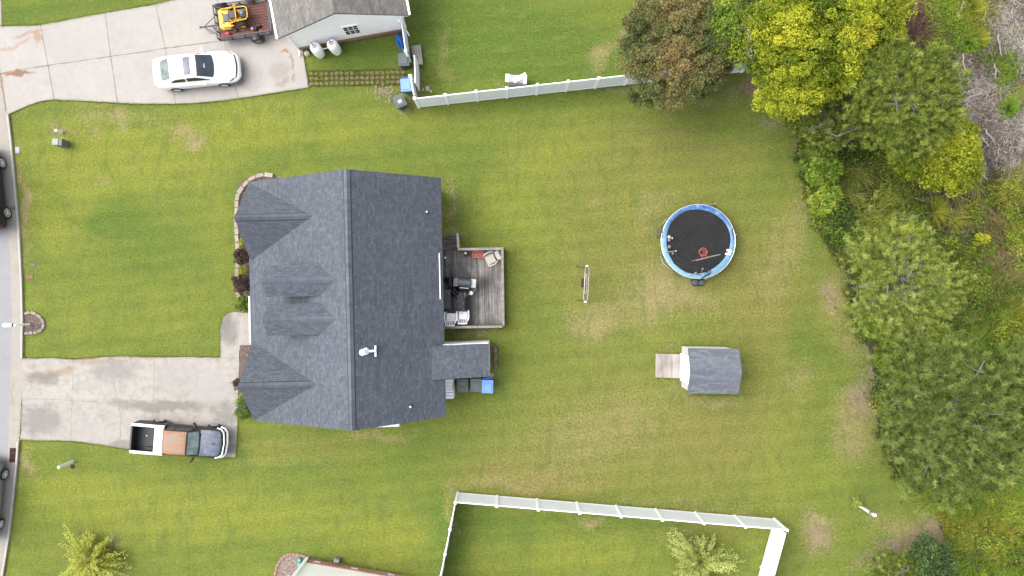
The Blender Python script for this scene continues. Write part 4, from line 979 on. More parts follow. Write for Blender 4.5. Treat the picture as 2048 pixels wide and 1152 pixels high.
for sy in (-1, 1):
    wheel(tr, .62, sy*(Wd/2+.20), .32, .20, sy, M_STEEL)
    m = MB(); pts = [(.62+math.cos(a)*.40, sy*(Wd/2+.19), .32+math.sin(a)*.40) for a in [math.pi*k/8 for k in range(9)]]
    for i in range(8):
        a, b = Vector(pts[i]), Vector(pts[i+1]); h = Vector((0, .125, 0)); m.add([a-h, b-h, b+h, a+h, a-h+Vector((0, 0, .015)), b-h+Vector((0, 0, .015)), b+h+Vector((0, 0, .015)), a+h+Vector((0, 0, .015))], [(0, 1, 2, 3), (7, 6, 5, 4), (0, 4, 5, 1), (2, 6, 7, 3)])
    m.build('mudguard', M_BLACK, tr)
sp = MB(); sp.lathe([(.19, -.09), (.29, -.09), (.33, -.05), (.33, .05), (.29, .09), (.19, .09)], (0, 0, 0), 26, 'Y'); spo = sp.build('spare_tyre', M_RUBBER, smooth=35); tag(spo, 'spare tyre held upright at the front corner of the trailer', 'tyre')
_q = Matrix.Rotation(TR, 3, 'Z') @ Vector((-1.02, .93, 0)); spo.location = (-15.52+_q.x, 15.45+_q.y, .92); spo.rotation_euler = (R(25), 0, TR)

YEL = mat('mower_yellow', (.62, .33, .02), .4, var=.08, scale=4)
mo = thing('lawn_mower', 'yellow zero-turn lawn mower strapped on the trailer', 'mower', (P(473.5, 38, .56).x, P(473.5, 38, .56).y, .58), R(8))
m = MB(); m.rbox((-.55, 0, .20), (.62, 1.26, .16), .10); m.rbox((-.86, 0, .22), (.16, 1.1, .12), .05); deckp = m.build('cutting_deck', YEL, mo, smooth=30)
m = MB(); m.rbox((-.50, 0, .31), (.34, .44, .07), .03); [m.tube([(-.5+a, b, .28), (-.5+a, b, .36)], .035, 8) for a in (-.18, .18) for b in (-.26, .26)]; m.build('deck_cover', mat('mower_dark_cover', (.07, .085, .09), .5), mo)
m = MB(); m.rbox((.15, 0, .40), (.70, .62, .22), .06); m.rbox((-.18, 0, .42), (.20, .48, .12), .04); m.build('chassis', YEL, mo)
m = MB(); m.rbox((-.02, .0, .60), (.46, .46, .12), .08); m.rbox((.24, 0, .76), (.12, .46, .38), .05); m.build('seat', mat('mower_seat', (.09, .065, .06), .6, var=.2), mo, smooth=30)
m = MB(); m.rbox((.62, 0, .58), (.40, .48, .30), .08); m.lathe([(.15, 0), (.15, .08), (.05, .10)], (.60, .02, .73), 14); m.build('engine', mat('engine_grey', (.10, .11, .13), .4, .4, var=.4, scale=10, col2=(.5, .5, .5), amt=.1), mo)
m = MB(); m.tube([(-.30, .42, .45), (.05, .42, .62), (.30, .40, .95), (.34, .34, 1.05), (.34, -.34, 1.05), (.30, -.40, .95), (.05, -.42, .62), (-.30, -.42, .45)], .032, 8); m.tube([(.10, .40, .60), (.75, .36, .66), (.86, .24, .66), (.86, -.24, .66), (.75, -.36, .66), (.10, -.40, .60)], .040, 8); m.build('roll_bar', YEL, mo, smooth=50)
for sg in (-1, 1):
    m = MB(); m.lathe([(.10, -.13), (.22, -.13), (.27, -.09), (.27, .09), (.22, .13), (.10, .13)], (0, 0, 0), 20, 'Y'); w_ = m.build('wheel', M_RUBBER, mo, smooth=35); w_.location = (.42, sg*.50, .27)
    m = MB(); m.lathe([(.14, sg*.135-.01), (.14, sg*.135+.01)], (0, 0, 0), 14, 'Y'); m.build('rim', YEL, w_)
    m = MB(); m.lathe([(.06, -.07), (.12, -.07), (.14, -.04), (.14, .04), (.12, .07), (.06, .07)], (0, 0, 0), 16, 'Y'); w_ = m.build('wheel', M_RUBBER, mo, smooth=35); w_.location = (-.12, sg*.66, .14)
    m = MB(); m.lathe([(.075, .069), (.075, .075)], (0, 0, 0), 14, 'Y'); m.lathe([(.075, -.075), (.075, -.069)], (0, 0, 0), 14, 'Y'); m.build('rim', M_CHROME, w_)
    m = MB(); m.tube([(-.05, sg*.30, .45), (-.10, sg*.28, .86), (-.12, sg*.04, .90)], .02, 6); m.build('control_lever', M_BLACK, mo)
    m = MB(); m.box((-.40, sg*.52, .36), (.62, .07, .06)); m.build('deck_arm', YEL, mo)
def rcyl(name, label, cat_, loc, r, h, m_, lid=None):
    m = MB(); m.lathe([(r*.9, 0), (r, h*.1), (r, h*.8), (r*.55, h*.95), (r*.2, h), (r*.15, h*1.08)], (0, 0, 0), 14); o = m.build(name, m_, smooth=40); o.location = loc; return tag(o, label, cat_)
def onT(x, y, z): v = Matrix.Rotation(TR, 3, 'Z') @ Vector((x, y, 0)); return (-15.52+v.x, 15.45+v.y, z+.034)
M_PINK = mat('pink_red_plastic', (.50, .07, .09), .5, var=.15)
def fuelcan(label, loc, s):
    m = MB(); m.rbox((0, 0, .12*s), (.26*s, .20*s, .24*s), .04); m.tube([(-.05*s, 0, .24*s), (-.05*s, 0, .29*s)], .025*s, 8); m.tube([(-.08*s, 0, .24*s), (-.02*s, 0, .31*s), (.07*s, 0, .31*s), (.10*s, 0, .23*s)], .014*s, 6)
    o = m.build('fuel_can', M_PINK, smooth=35); o.location = loc; o.rotation_euler = (0, 0, .3); return tag(o, label, 'fuel can')
fuelcan('larger pinkish red fuel can in the front corner of the trailer', onT(-.95, -.72, zf+.02), 1.05)
fuelcan('smaller red fuel can wedged in the very corner of the trailer', onT(-1.22, -.74, zf+.02), .8)
fuelcan('pink fuel can at the back of the trailer beside the black bag', onT(.98, -.80, zf+.02), .8)
m = MB()
for k in range(7): rr = random.Random(k); m.rbox((rr.uniform(-.15, .15), rr.uniform(-.12, .12), .08+rr.uniform(0, .08)), (.16, .12, .16), .04, rz=rr.uniform(0, 3))
o = m.build('tool_bag', M_BLACK, smooth=30); o.location = onT(.78, -.56, zf+.02); tag(o, 'lumpy black tool bag on the trailer boards', 'bag')
o = rcyl('jug', 'small pale pink jug between the mower wheel and the black bag', 'jug', onT(.50, -.60, zf+.02), .085, .24, mat('pale_pink', (.60, .36, .36), .5))

# ------------------------------------------------------------------ wheeled bins
def bin_(label, color, loc, rz, lidopen=False, strip=False, group=None):
    o = thing('wheeled_bin', label, 'bin', loc, rz, group); M_ = {'g': mat('bin_green', (.045, .062, .058), .5, var=.15), 'b': mat('bin_blue', (.075, .16, .50), .45, var=.08), 'k': mat('bin_dark', (.032, .045, .042), .5, var=.2)}[color]
    LID = {'g': mat('bin_lid_green', (.075, .098, .095), .45, var=.12, scale=4), 'b': mat('bin_lid_blue', (.12, .24, .66), .4, var=.08, scale=3), 'k': mat('bin_lid_dark', (.06, .085, .078), .45, var=.15, scale=4)}[color]
    m = MB(); vs = []
    for z, w, d in ((.08, .46, .50), (.95, .60, .70), (.98, .64, .74), (1.0, .64, .74)):
        vs += [(-w/2, -d/2, z), (w/2, -d/2, z), (w/2, d/2, z), (-w/2, d/2, z)]
    fs = [(3, 2, 1, 0)] + [(i*4+k, i*4+(k+1) % 4, i*4+4+(k+1) % 4, i*4+4+k) for i in range(3) for k in range(4)] + [(12, 13, 14, 15)]
    m.add(vs, fs); m.build('bin_body', M_, o)
    m = MB(); m.rbox((0, -.02, 1.035), (.66, .76, .07), .03)
    if not lidopen: m.rbox((0, -.06, 1.085), (.46, .50, .05), .05)
    else: m.rbox((0, .12, 1.085), (.50, .26, .06), .04); m.rbox((0, -.20, 1.08), (.26, .26, .05), .05)
    m.build('lid', LID, o, smooth=25)
    m = MB(); m.tube([(-.27, .36, .96), (-.27, .43, 1.0), (.27, .43, 1.0), (.27, .36, .96)], .02, 6); m.build('handle', M_, o)
    for sx in (-1, 1):
        m = MB(); m.lathe([(.06, -.03), (.12, -.03), (.13, 0), (.12, .03), (.06, .03)], (0, 0, 0), 14, 'X'); w_ = m.build('wheel', M_RUBBER, o); w_.location = (sx*.27, .30, .13)
    if strip:
        m = MB()
        for k in range(3): m.box((-.07+k*.07, -.06, 1.113), (.045, .16, .004))
        m.build('sticker', M_WHITEP, o)
    return o
bin_('dark green bin standing against the open white gate', 'g', P(807, 121, 0)*1.0 + (P(807, 118, 1.05)-P(807, 121, 0))*1.0 - Vector((0, 0, 1.05)), R(4))
q = P(812.5, 169, 1.05); bin_('blue bin beside the dark grey-green bin at the fence end', 'b', (q.x, q.y, 0), R(6))
q = P(799, 201, 1.05); bin_('dark green bin with a white sticker, turned aslant at the fence end', 'g', (q.x, q.y, 0), R(24), strip=True)
q = P(925, 771, 1.05); bin_('dark green bin with a stepped lid, next to the white slatted crate', 'k', (q.x, q.y, 0), R(0), lidopen=True)
q = P(952, 770, 1.05); bin_('dark green bin with a flat lid, between a stepped-lid bin and a blue bin', 'g', (q.x, q.y, 0), R(0))
q = P(975, 772.5, 1.05); bin_('blue bin at the end of the row behind the lean-to', 'b', (q.x, q.y, 0), R(-2))
# slatted white crate
cr = thing('slatted_crate', 'tall white slatted crate against the house wall beside the bins', 'crate', (-3.56, -5.76, 0), R(2))
m = MB()
for k in range(6): m.box((0, -.46+k*.185, .62), (.44, .165, 1.14), taper=.98)
m.build('slats', mat('white_slats', (.80, .79, .77), .6, var=.1, scale=8), cr)
m = MB(); m.box((.24, .10, .95), (.03, .9, .06)); m.tube([(.16, .55, 1.0), (.20, .2, 1.28), (.22, -.05, 1.24)], .02, 6); m.build('crate_bar', mat('greyed_white', (.5, .49, .47), .6), cr)
# small pallet step by the blue bin
m = MB(); [m.box((-.2+k*.1, 0, .12), (.085, .34, .03)) for k in range(5)]; m.box((0, 0, .06), (.46, .3, .1)); o = m.build('wooden_step', M_DECK2); o.location = P(980.5, 752, .12)+Vector((0, 0, -.12)); tag(o, 'small wooden step between the lean-to corner and the blue bin', 'step')
# log
lg = MB(); lg.tube([(-.02, -.72, .10), (.05, -.5, .12), (0, -.1, .11), (.02, .35, .12), (-.01, .72, .13)], [.05, .11, .12, .115, .14], 10); lg.tube([(-.10, -.78, .05), (-.03, -.3, .14), (-.06, .3, .16)], [.02, .04, .03], 6)
o = lg.build('log', mat('rotten_log', (.13, .075, .05), .9, var=.4, scale=7, col2=(.40, .34, .28), amt=.35, stretch=(2, .4, 1), bump=.6), smooth=50); o.location = P(990.5, 716, 0); tag(o, 'rotten brown log lying on the grass east of the lean-to', 'log')

# ------------------------------------------------------------------ things on the deck
def D(px, py, z=ZD): v = P(px, py, z); return (v.x, v.y, ZD)
def armchair(label, mat_, loc, rz, reclined=False):
    o = thing('armchair', label, 'chair', loc, rz)
    n = 6
    m = MB()
    for k in range(n): m.box((-.21+k*.084, .02, .40), (.082, .46, .025), rx=.05)
    m.build('seat', mat_, o)
    m = MB(); bk = .34 if reclined else .22
    for k in range(n): x = -.23+k*.092; m.tube([(x, .26, .40), (x*1.08, .26+bk*.55, .72), (x*.98, .26+bk, .98)], .030, 4)
    m.tube([(-.26, .26+bk*.92, .95), (0, .26+bk, 1.0), (.26, .26+bk*.92, .95)], .026, 6); m.build('backrest', mat_, o)
    for sx in (-1, 1):
        m = MB(); m.tube([(sx*.30, -.27, .55), (sx*.33, -.22, .62), (sx*.33, .18, .63), (sx*.27, .34, .66)], [.03, .04, .04, .025], 6); m.build('armrest', mat_, o, smooth=50)
        for y in (-.24, .28): m = MB(); m.tube([(sx*.31, y, .56), (sx*.29, y*1.12, 0)], [.03, .022], 6); m.build('leg', mat_, o)
    return o
M_CHW = mat('white_resin', (.86, .86, .84), .45, var=.04); M_CHB = mat('beige_resin', (.50, .46, .40), .5, var=.06)
armchair('white armchair close to the house wall at the lower deck rail', M_CHW, D(901.5, 634, 1.0), R(178))
armchair('white armchair beside the black covered grill at the lower deck rail', M_CHW, D(926, 630, 1.0), R(180))
adk = thing('garden_chair', 'beige slatted garden chair in the corner of the deck', 'chair', D(983, 517, .9), R(-64))
m = MB()
for k in range(6): m.box((0, -.30+k*.088, .36-.012*k), (.52, .078, .025))
m.build('seat', M_CHB, adk)
m = MB()
for k in range(6): a = (k-2.5)*.10; m.box((math.sin(a)*.40*1.0+(k-2.5)*.045, .40, .60), (.082, .34, .022), rz=-a*.9, rx=.75)
m.build('backrest', M_CHB, adk)
for sx in (-1, 1):
    m = MB(); m.tube([(sx*.30, -.36, .50), (sx*.37, -.22, .56), (sx*.38, .08, .56), (sx*.28, .26, .55)], [.035, .05, .045, .03], 6); m.build('armrest', M_CHB, adk, smooth=50)
    for y in (-.3, .2): m = MB(); m.tube([(sx*.32, y, .52), (sx*.32, y, 0)], .03, 6); m.build('leg', M_CHB, adk)
M_GRILL = mat('grill_lid', (.060, .070, .085), .45, .2, var=.12)
gr = thing('grill', 'dark grey barbecue grill with a silver side shelf on the deck', 'grill', D(930, 565.5, 1.0), R(-4))
m = MB(); m.rbox((0, 0, .42), (.72, .46, .70), .03); m.build('cabinet', M_BLACK, gr)
m = MB(); m.lathe([(.24, -.36), (.26, -.34), (.26, .34), (.24, .36)], (0, 0, .80), 20, 'X'); m.build('lid', M_GRILL, gr, smooth=40)
m = MB(); m.box((.51, 0, .84), (.28, .48, .03)); m.lathe([(.07, 0), (.07, .02)], (.51, .05, .855), 14); m.build('side_shelf', mat('shelf_steel', (.42, .41, .40), .4, .5, var=.3, scale=6), gr)
m = MB(); m.box((-.50, 0, .84), (.26, .46, .03)); m.build('side_shelf', mat('shelf_brown', (.22, .19, .18), .6, .2), gr)
m = MB(); m.tube([(-.25, -.30, .80), (.25, -.30, .80)], .015, 6); m.build('handle', M_CHROME, gr)
# covered grill
m = MB(); Mx = []
rr = random.Random(3); nx_, ny_ = 14, 24; vs = []; fs = []
for j in range(ny_+1):
    for i in range(nx_+1):
        u, v = i/nx_*2-1, j/ny_*2-1; w = .27+.03*math.sin(j*1.1); z = .98-.10*abs(u)**4-.06*abs(v)**4 + .045*math.sin(u*5+v*3.3)+.03*math.sin(v*9-u*4)
        if abs(u) > .86 or abs(v) > .93: z = .12+.02*math.sin(i+j)
        vs.append((u*w*(1.12 if z < .3 else 1), v*.58*(1.02 if z < .3 else 1), z))
for j in range(ny_):
    for i in range(nx_): a = j*(nx_+1)+i; fs.append((a, a+1, a+nx_+2, a+nx_+1))
m.add(vs, fs); o = m.build('covered_grill', mat('black_cover', (.030, .034, .042), .55, var=.3, scale=3), smooth=60); o.location = D(924, 603, .95); o.rotation_euler = (0, 0, R(-3)); tag(o, 'grill under a creased black cover behind the white armchair', 'grill')
tb = thing('side_table', 'long dark grey table against the house wall on the deck', 'table', D(894.5, 598, .7), R(1))
m = MB(); m.rbox((0, 0, .70), (.52, 1.12, .05), .03); m.build('table_top', mat('table_grey', (.055, .055, .06), .5, var=.1), tb)
for sx in (-1, 1):
    for sy in (-1, 1): m = MB(); m.box((sx*.2, sy*.48, .34), (.04, .04, .68)); m.build('leg', M_BLACK, tb)
m = MB(); rr = random.Random(9); vs = []; fs = []
for j in range(11):
    for i in range(11):
        u, v = i/10*2-1, j/10*2-1; z = .62+.10*math.sin(3*u+2*v)+.05*math.sin(7*u*v+1)
        if max(abs(u), abs(v)) > .9: z = .03
        vs.append((u*.30+.10*v, v*.40+.03*math.sin(u*5), z))
for j in range(10):
    for i in range(10): a = j*11+i; fs.append((a, a+1, a+12, a+11))
m.add(vs, fs); o = m.build('tarp', mat('black_tarp', (.006, .006, .007), .5, var=.2), smooth=60); o.location = D(898, 568, .6); tag(o, 'jet black tarp heaped over something between house and grill', 'tarp')
m = MB(); vs = []; fs = []
for j in range(9):
    for i in range(9):
        u, v = i/8*2-1, j/8*2-1; z = .30+.07*math.sin(4*u+3*v)
        if max(abs(u), abs(v)) > .9: z = .02
        vs.append((u*.26-.08*v, v*.30, z))
for j in range(8):
    for i in range(8): a = j*9+i; fs.append((a, a+1, a+10, a+9))
m.add(vs, fs); o = m.build('rubbish_bag', mat('black_bag', (.007, .007, .008), .35, var=.2), smooth=60); o.location = D(911, 583, .3); tag(o, 'flat black bag on the deck between the grill and the table', 'bag')
wc = thing('watering_can', 'white watering can with a curved spout on the deck', 'watering can', D(943, 586, .3), R(200))
m = MB(); m.lathe([(.11, 0), (.13, .05), (.13, .20), (.10, .24)], (0, 0, 0), 16); m.build('can_body', M_WHITEP, wc, smooth=40)
m = MB(); m.tube([(.10, 0, .06), (.22, .03, .2), (.30, .12, .30)], [.025, .018, .015], 6); m.build('spout', M_WHITEP, wc)
m = MB(); m.tube([(-.12, 0, .06), (-.22, -.02, .16), (-.12, 0, .26), (.05, 0, .27)], .013, 6); m.build('handle', M_WHITEP, wc)
o = MB(); o.rbox((0, 0, .38), (.26, .22, .04), .02); [o.box((a, b, .18), (.03, .03, .36)) for a in (-.1, .1) for b in (-.08, .08)]; o = o.build('stool', mat('stool_grey', (.075, .07, .075), .6)); o.location = D(950, 578.5, .6); tag(o, 'small square dark stool on the deck right of the white can', 'stool')
o = MB(); o.lathe([(.09, 0), (.13, .05), (.12, .24), (.13, .26), (.11, .26), (.10, .1)], (0, 0, 0), 16); o.mi = 1; o.lathe([(.055, .20), (.06, .27), (.02, .30)], (-.02, .03, 0), 10); o = o.build('pail', [M_BLACK, M_WHITEP], smooth=40); o.location = D(932, 507.5, .7); tag(o, 'black pail with a white lid at the upper deck rail', 'bucket')
tray = thing('planter_tray', 'orange-red plastic tray with ribs at the upper deck rail', 'tray', D(956.5, 509, .65), R(-3))
M_ORG = mat('orange_red_plastic', (.48, .085, .05), .5, var=.15)
m = MB(); m.box((0, 0, .20), (.60, .34, .03)); [m.box((-.24+k*.12, 0, .225), (.05, .30, .03)) for k in range(5)]; m.build('tray_floor', mat('faded_red', (.40, .10, .075), .6, var=.2), tray)
m = MB()
for (c_, d_) in (((0, .18, .15), (.66, .05, .30)), ((0, -.18, .15), (.66, .05, .30)), ((.31, 0, .15), (.04, .36, .30)), ((-.31, 0, .15), (.04, .36, .30))): m.box(c_, d_)
m.build('tray_rim', M_ORG, tray)
o = MB(); o.lathe([(.05, 0), (.06, .04), (.05, .12)], (0, 0, 0), 10); o = o.build('paint_can', M_WHITEP); o.location = D(888.5+2.5, 515.5, .5); tag(o, 'tiny white can by the house wall on the deck', 'can')

# ------------------------------------------------------------------ trampoline, hoop and the things on it
TC = P(1396.5, 483, .86); TC = Vector((TC.x, TC.y, 0)); RT = 2.13
tp = thing('trampoline', 'round trampoline with a faded blue pad and black mat on the back lawn', 'trampoline', TC)
m = MB(); n = 48
m.tube([(RT*math.cos(2*math.pi*k/n), RT*math.sin(2*math.pi*k/n), .86) for k in range(n+1)], .020, 8, cap=False); m.build('frame', M_CHROME, tp, smooth=50)
m = MB(); vs = []; fs = []
for k in range(n+1):
    a = 2*math.pi*k/n; ri = 1.86 + .04*math.sin(a*3+1) - .06*max(0, math.sin(a*1+2.4)); rz_ = .012*math.sin(a*17)
    for r_, z in ((ri, .86+rz_), (ri+.06, .885+rz_), (RT-.05, .895+rz_), (RT-.005, .86)): vs.append((r_*math.cos(a), r_*math.sin(a), z))
for k in range(n):
    for j in range(3): q = k*4+j; fs.append((q, q+1, q+5, q+4))
m.add(vs, fs)
t = NT('pad_blue'); g = t.n('ShaderNodeTexNoise'); g.inputs['Scale'].default_value = .45; t.l(t.obj(), g.inputs[0])
sep = t.n('ShaderNodeSeparateXYZ'); t.l(t.obj(), sep.inputs[0])
side_ = t.math('ADD', t.math('MULTIPLY', sep.outputs[1], .28), t.math('MULTIPLY', t.math('SUBTRACT', g.outputs[0], .5), 1.6))
cc = t.ramp(t.math('ADD', side_, .5), [(.25, (.13, .27, .37)), (.6, (.065, .17, .31)), (.85, (.035, .11, .27))])
cc = t.mix(t.math('MULTIPLY', t.ramp(t.noise(3.2, 6, .7), [(.5, 0.0), (.72, 1.0)]), .7), cc, (.27, .36, .44))
cc = t.mix(t.math('MULTIPLY', t.ramp(t.noise(6, 5, .8), [(.62, 0.0), (.75, 1.0)]), .6), cc, (.05, .10, .20))
m.build('pad', t.done(cc, .5, normal=t.bump(t.noise(14, 3), .4, .02)), tp, smooth=60)
m = MB(); m.lathe([(0.01, .80), (.8, .80), (1.5, .815), (1.88, .835), (1.88, .825), (1.5, .805), (0.01, .79)], (0, 0, 0), 48); m.build('mat', mat('trampoline_mat', (.009, .009, .0105), .9, var=.35, scale=1.3, col2=(.02, .018, .018), amt=.2), tp, smooth=40)
m = MB()
for k in range(34):
    a = R(112)+R(88)*k/33; m.tube([(1.90*math.cos(a), 1.90*math.sin(a), .87), (2.08*math.cos(a), 2.08*math.sin(a), .87)], .018, 5)
m.build('springs', M_BLACK, tp)
for k in range(6):
    a = R(20+60*k); c_, s_ = math.cos(a), math.sin(a); m = MB()
    m.tube([(RT*c_, RT*s_, .84), (RT*c_, RT*s_, .05), (RT*c_-s_*.5, RT*s_+c_*.5, .03), (RT*math.cos(a+.5), RT*math.sin(a+.5), .05), (RT*math.cos(a+.5), RT*math.sin(a+.5), .84)], .024, 6); m.build('leg', M_STEEL, tp)
M_NET = mat('dark_net', (.035, .035, .038), .8, var=.3)
def netpole(a, lean, h=1.1, r0=RT+.05):
    a = R(a); p = Vector((r0*math.cos(a), r0*math.sin(a), .5)); q = p + Vector((lean[0], lean[1], h)); m = MB()
    m.tube([p, q], .022, 6); m.lathe([(.05, 0), (.05, .08), (.01, .10)], tuple(q), 8); m.build('net_pole', mat('pole_greyed', (.30, .29, .27), .6, .2), tp)
netpole(197, (.62, .05)); netpole(253, (.35, .28), .9); netpole(82, (.55, -.03), .7); netpole(10, (-.05, .0), .5); netpole(275, (-.1, .6), .9)
def netsheet(pts):
    m = MB(); n_ = 9; vs = []; fs = []; A, Bp, C_, Dp = [Vector(p) for p in pts]
    for i in range(n_+1):
        a, b = A.lerp(Bp, i/n_), Dp.lerp(C_, i/n_); m.tube([a, b], .006, 3); 
        a, b = A.lerp(Dp, i/n_), Bp.lerp(C_, i/n_); m.tube([a, b], .006, 3)
    for e in ((A, Bp), (Bp, C_), (C_, Dp), (Dp, A)): m.tube([e[0], e[1]], .018, 5)
    m.build('net', M_NET, tp)
netsheet([(1.95, .75, .9), (2.38, .38, .55), (2.12, .05, .4), (2.0, .1, .9)])
netsheet([(.25, 2.0, .9), (.95, 2.28, .6), (1.12, 2.0, .5), (.5, 1.9, .9)])
netsheet([(-2.1, .95, .9), (-2.27, .62, .5), (-2.27, .22, .5), (-2.05, .2, .9)])
netsheet([(-1.45, -1.2, .86), (.9, -1.72, .87), (.2, -1.95, .88), (-.8, -1.75, .86)])
m = MB(); m.tube([(-1.3, -.6, .83), (-.9, .2, .84), (-.1, .9, .84), (.8, 1.6, .84)], .014, 5); m.tube([(-1.75, .5, .84), (-1.2, -.9, .85), (-.3, -1.6, .84), (.8, -1.65, .84), (1.5, -1.1, .84)], .022, 5); m.tube([(-.9, 1.6, .84), (-.1, 1.45, .85), (.6, 1.5, .84)], .015, 5)
m.build('fallen_net', M_NET, tp)
def ball(label, px, py, r, col, name='ball'):
    m = MB(); m.lathe([(r*math.sin(math.pi*k/10)+1e-4, -r*math.cos(math.pi*k/10)) for k in range(11)], (0, 0, 0), 16); o = m.build(name, mat('ball_'+label.split()[0]+label.split()[1], col, .5, var=.15, scale=8), smooth=60)
    q = P(px, py, .84+r); o.location = (q.x, q.y, .825+r); return tag(o, label, 'ball')
ball('cream white ball, biggest of those on the black mat', 1338.5, 474, .105, (.55, .52, .44)); ball('pale grey ball next to the cream white one', 1344.5, 476.5, .07, (.42, .40, .37)); ball('faded violet ball below the cream white one', 1338.5, 480.5, .09, (.20, .18, .32))
ball('brownish beige ball above the net pole end', 1339, 493.5, .105, (.25, .17, .13)); ball('tan and black small ball beside the net pole end', 1345.5, 507, .06, (.35, .28, .16))
m = MB(); rr = random.Random(5)
for k in range(9): m.rbox((rr.uniform(-.13, .13), rr.uniform(-.14, .14), .05+rr.uniform(0, .05)), (.14, .14, .09), .04, rz=rr.uniform(0, 3))
o = m.build('plastic_sack', mat('sack_white', (.62, .60, .60), .5, var=.1), smooth=30); q = P(1457.5, 505, .92); o.location = (q.x, q.y, .84); tag(o, 'crumpled white sack on the right edge of the trampoline mat', 'sack')
# basketball hoop on its own stand behind the trampoline
HB = P(1395, 561, 0)
hp = thing('basketball_hoop', 'basketball hoop on a pole and black base reaching over the trampoline', 'basketball hoop', HB)
HBv = Vector((HB.x, HB.y, 0)); A_ = P(1412, 515.5, 2.7)-HBv; A_.z = 2.7
ang = R(14)
m = MB(); m.rbox((0, -.05, .10), (.72, .55, .20), .16)
for k in range(3): pass
bo = m.build('base', mat('base_black', (.035, .04, .048), .5, var=.2), hp, smooth=30)
m = MB(); m.lathe([(.16, 0), (.15, .05), (.05, .07)], (-.2, -.1, .19), 14); m.lathe([(.16, 0), (.15, .05), (.05, .07)], (.2, -.1, .19), 14); m.build('base_cap', mat('base_grey', (.09, .095, .11), .5), bo, smooth=30)
m = MB(); m.tube([(0, .0, .15), (.02, .22, 1.5), (.03, .34, 2.35)], .04, 8); m.build('pole', M_BLACK, hp)
m = MB()
for dx in (-.09, .09): m.tube([(dx, .25, 1.9), (A_.x+dx*.6, A_.y-.05, 2.55)], .017, 6); m.tube([(dx, .34, 2.3), (A_.x+dx*.6, A_.y-.05, 2.85)], .017, 6)
for k in range(4): f_ = (k+.5)/4; p = Vector((0, .34, 2.3)).lerp(Vector((A_.x, A_.y-.05, 2.85)), f_); m.box(p, (.24, .03, .03))
m.build('arm', M_BLACK, hp)
dv = Vector((math.cos(ang), math.sin(ang), 0)); nv_ = Vector((-math.sin(ang), math.cos(ang), 0))
m = MB(); m.box((A_.x, A_.y, 2.72), (1.32, .03, .80), rz=ang); bb = m.build('backboard', mat('backboard_grey', (.16, .155, .15), .4, var=.1), hp)
m = MB(); m.box((A_.x, A_.y, 3.12), (1.36, .05, .03), rz=ang); m.box((A_.x, A_.y, 2.32), (1.36, .05, .03), rz=ang); m.build('backboard_frame', mat('frame_tan', (.22, .20, .16), .5), bb)
m = MB(); cc_ = A_ + nv_*.34; pts = [(cc_.x+.22*math.cos(2*math.pi*k/24), cc_.y+.22*math.sin(2*math.pi*k/24), 2.45) for k in range(25)]; m.tube(pts, .026, 6, cap=False)
m.tube([(A_.x-dv.x*.12, A_.y-dv.y*.12, 2.45), (cc_.x-.14, cc_.y-.16, 2.45)], .02, 5); m.tube([(A_.x+dv.x*.12, A_.y+dv.y*.12, 2.45), (cc_.x+.14, cc_.y-.16, 2.45)], .02, 5)
m.build('rim', mat('hoop_red', (.55, .05, .04), .5), hp, smooth=50)
m = MB()
for k in range(10):
    for s_ in (1, -1):
        a0 = 2*math.pi*k/10; m.tube([(cc_.x+.21*math.cos(a0), cc_.y+.21*math.sin(a0), 2.44), (cc_.x+.15*math.cos(a0+s_*.35), cc_.y+.15*math.sin(a0+s_*.35), 2.22), (cc_.x+.10*math.cos(a0+s_*.7), cc_.y+.10*math.sin(a0+s_*.7), 2.02)], .008, 4)
m.build('hoop_net', mat('net_pinkish', (.55, .30, .28), .7), hp)
o = MB(); o.rbox((0, 0, .08), (.2, .2, .16), .05); o = o.build('stone', mat('pale_stone', (.48, .44, .38), .8, var=.2)); o.location = P(1410, 556, 0); tag(o, 'pale stone beside the black hoop base', 'stone')

# ------------------------------------------------------------------ garden swing frame
sw = thing('garden_swing', 'narrow garden swing with a grey mesh canopy and white tubular frame', 'swing', P(1167.5, 568, 0), R(0))
M_SWD = mat('swing_dark', (.05, .05, .045), .6, .2)
for sy in (-1, 1):
    m = MB(); m.tube([(-.44, sy*.98+.03, .03), (.30, sy*.98, .03)], .018, 6); m.build('foot', M_SWD, sw)
    m = MB(); m.tube([(-.05, sy*.98, .04), (-.02, sy*.99, 1.35)], .025, 6); m.build('post', M_STEEL, sw)
pts = []
for k in range(25):
    a = 2*math.pi*k/24; pts.append((.125*math.copysign(abs(math.cos(a))**.6, math.cos(a)), 1.00*math.copysign(abs(math.sin(a))**.75, math.sin(a)), 1.38))
tilt = R(-2.4); _rot = lambda p: (p[0]*math.cos(tilt)-p[1]*math.sin(tilt), p[0]*math.sin(tilt)+p[1]*math.cos(tilt), p[2])
pts = [(x*1.0, y, 1.38) for x, y in ((-.10, -.95), (-.125, -.80), (-.115, 0), (-.10, .80), (-.06, .97), (0, 1.03), (.06, .97), (.125, .78), (.12, 0), (.11, -.80), (.08, -.95), (0, -1.02), (-.10, -.95))]
pts = [_rot(p) for p in pts]
m = MB(); m.tube(pts, .008, 6, cap=False)
for sy in (-1, 1): q = _rot((0, sy*1.02, 1.39)); m.rbox(q, (.15, .10, .08), .03)
m.build('canopy_frame', mat('cream_tube', (.70, .66, .58), .45), sw, smooth=50)
m = MB(); m.prism([(p[0]*.93, p[1]*.97) for p in pts[:-1]], 1.345, 1.36); m.build('canopy', mat('grey_mesh', (.13, .115, .09), .85, var=.15), sw)
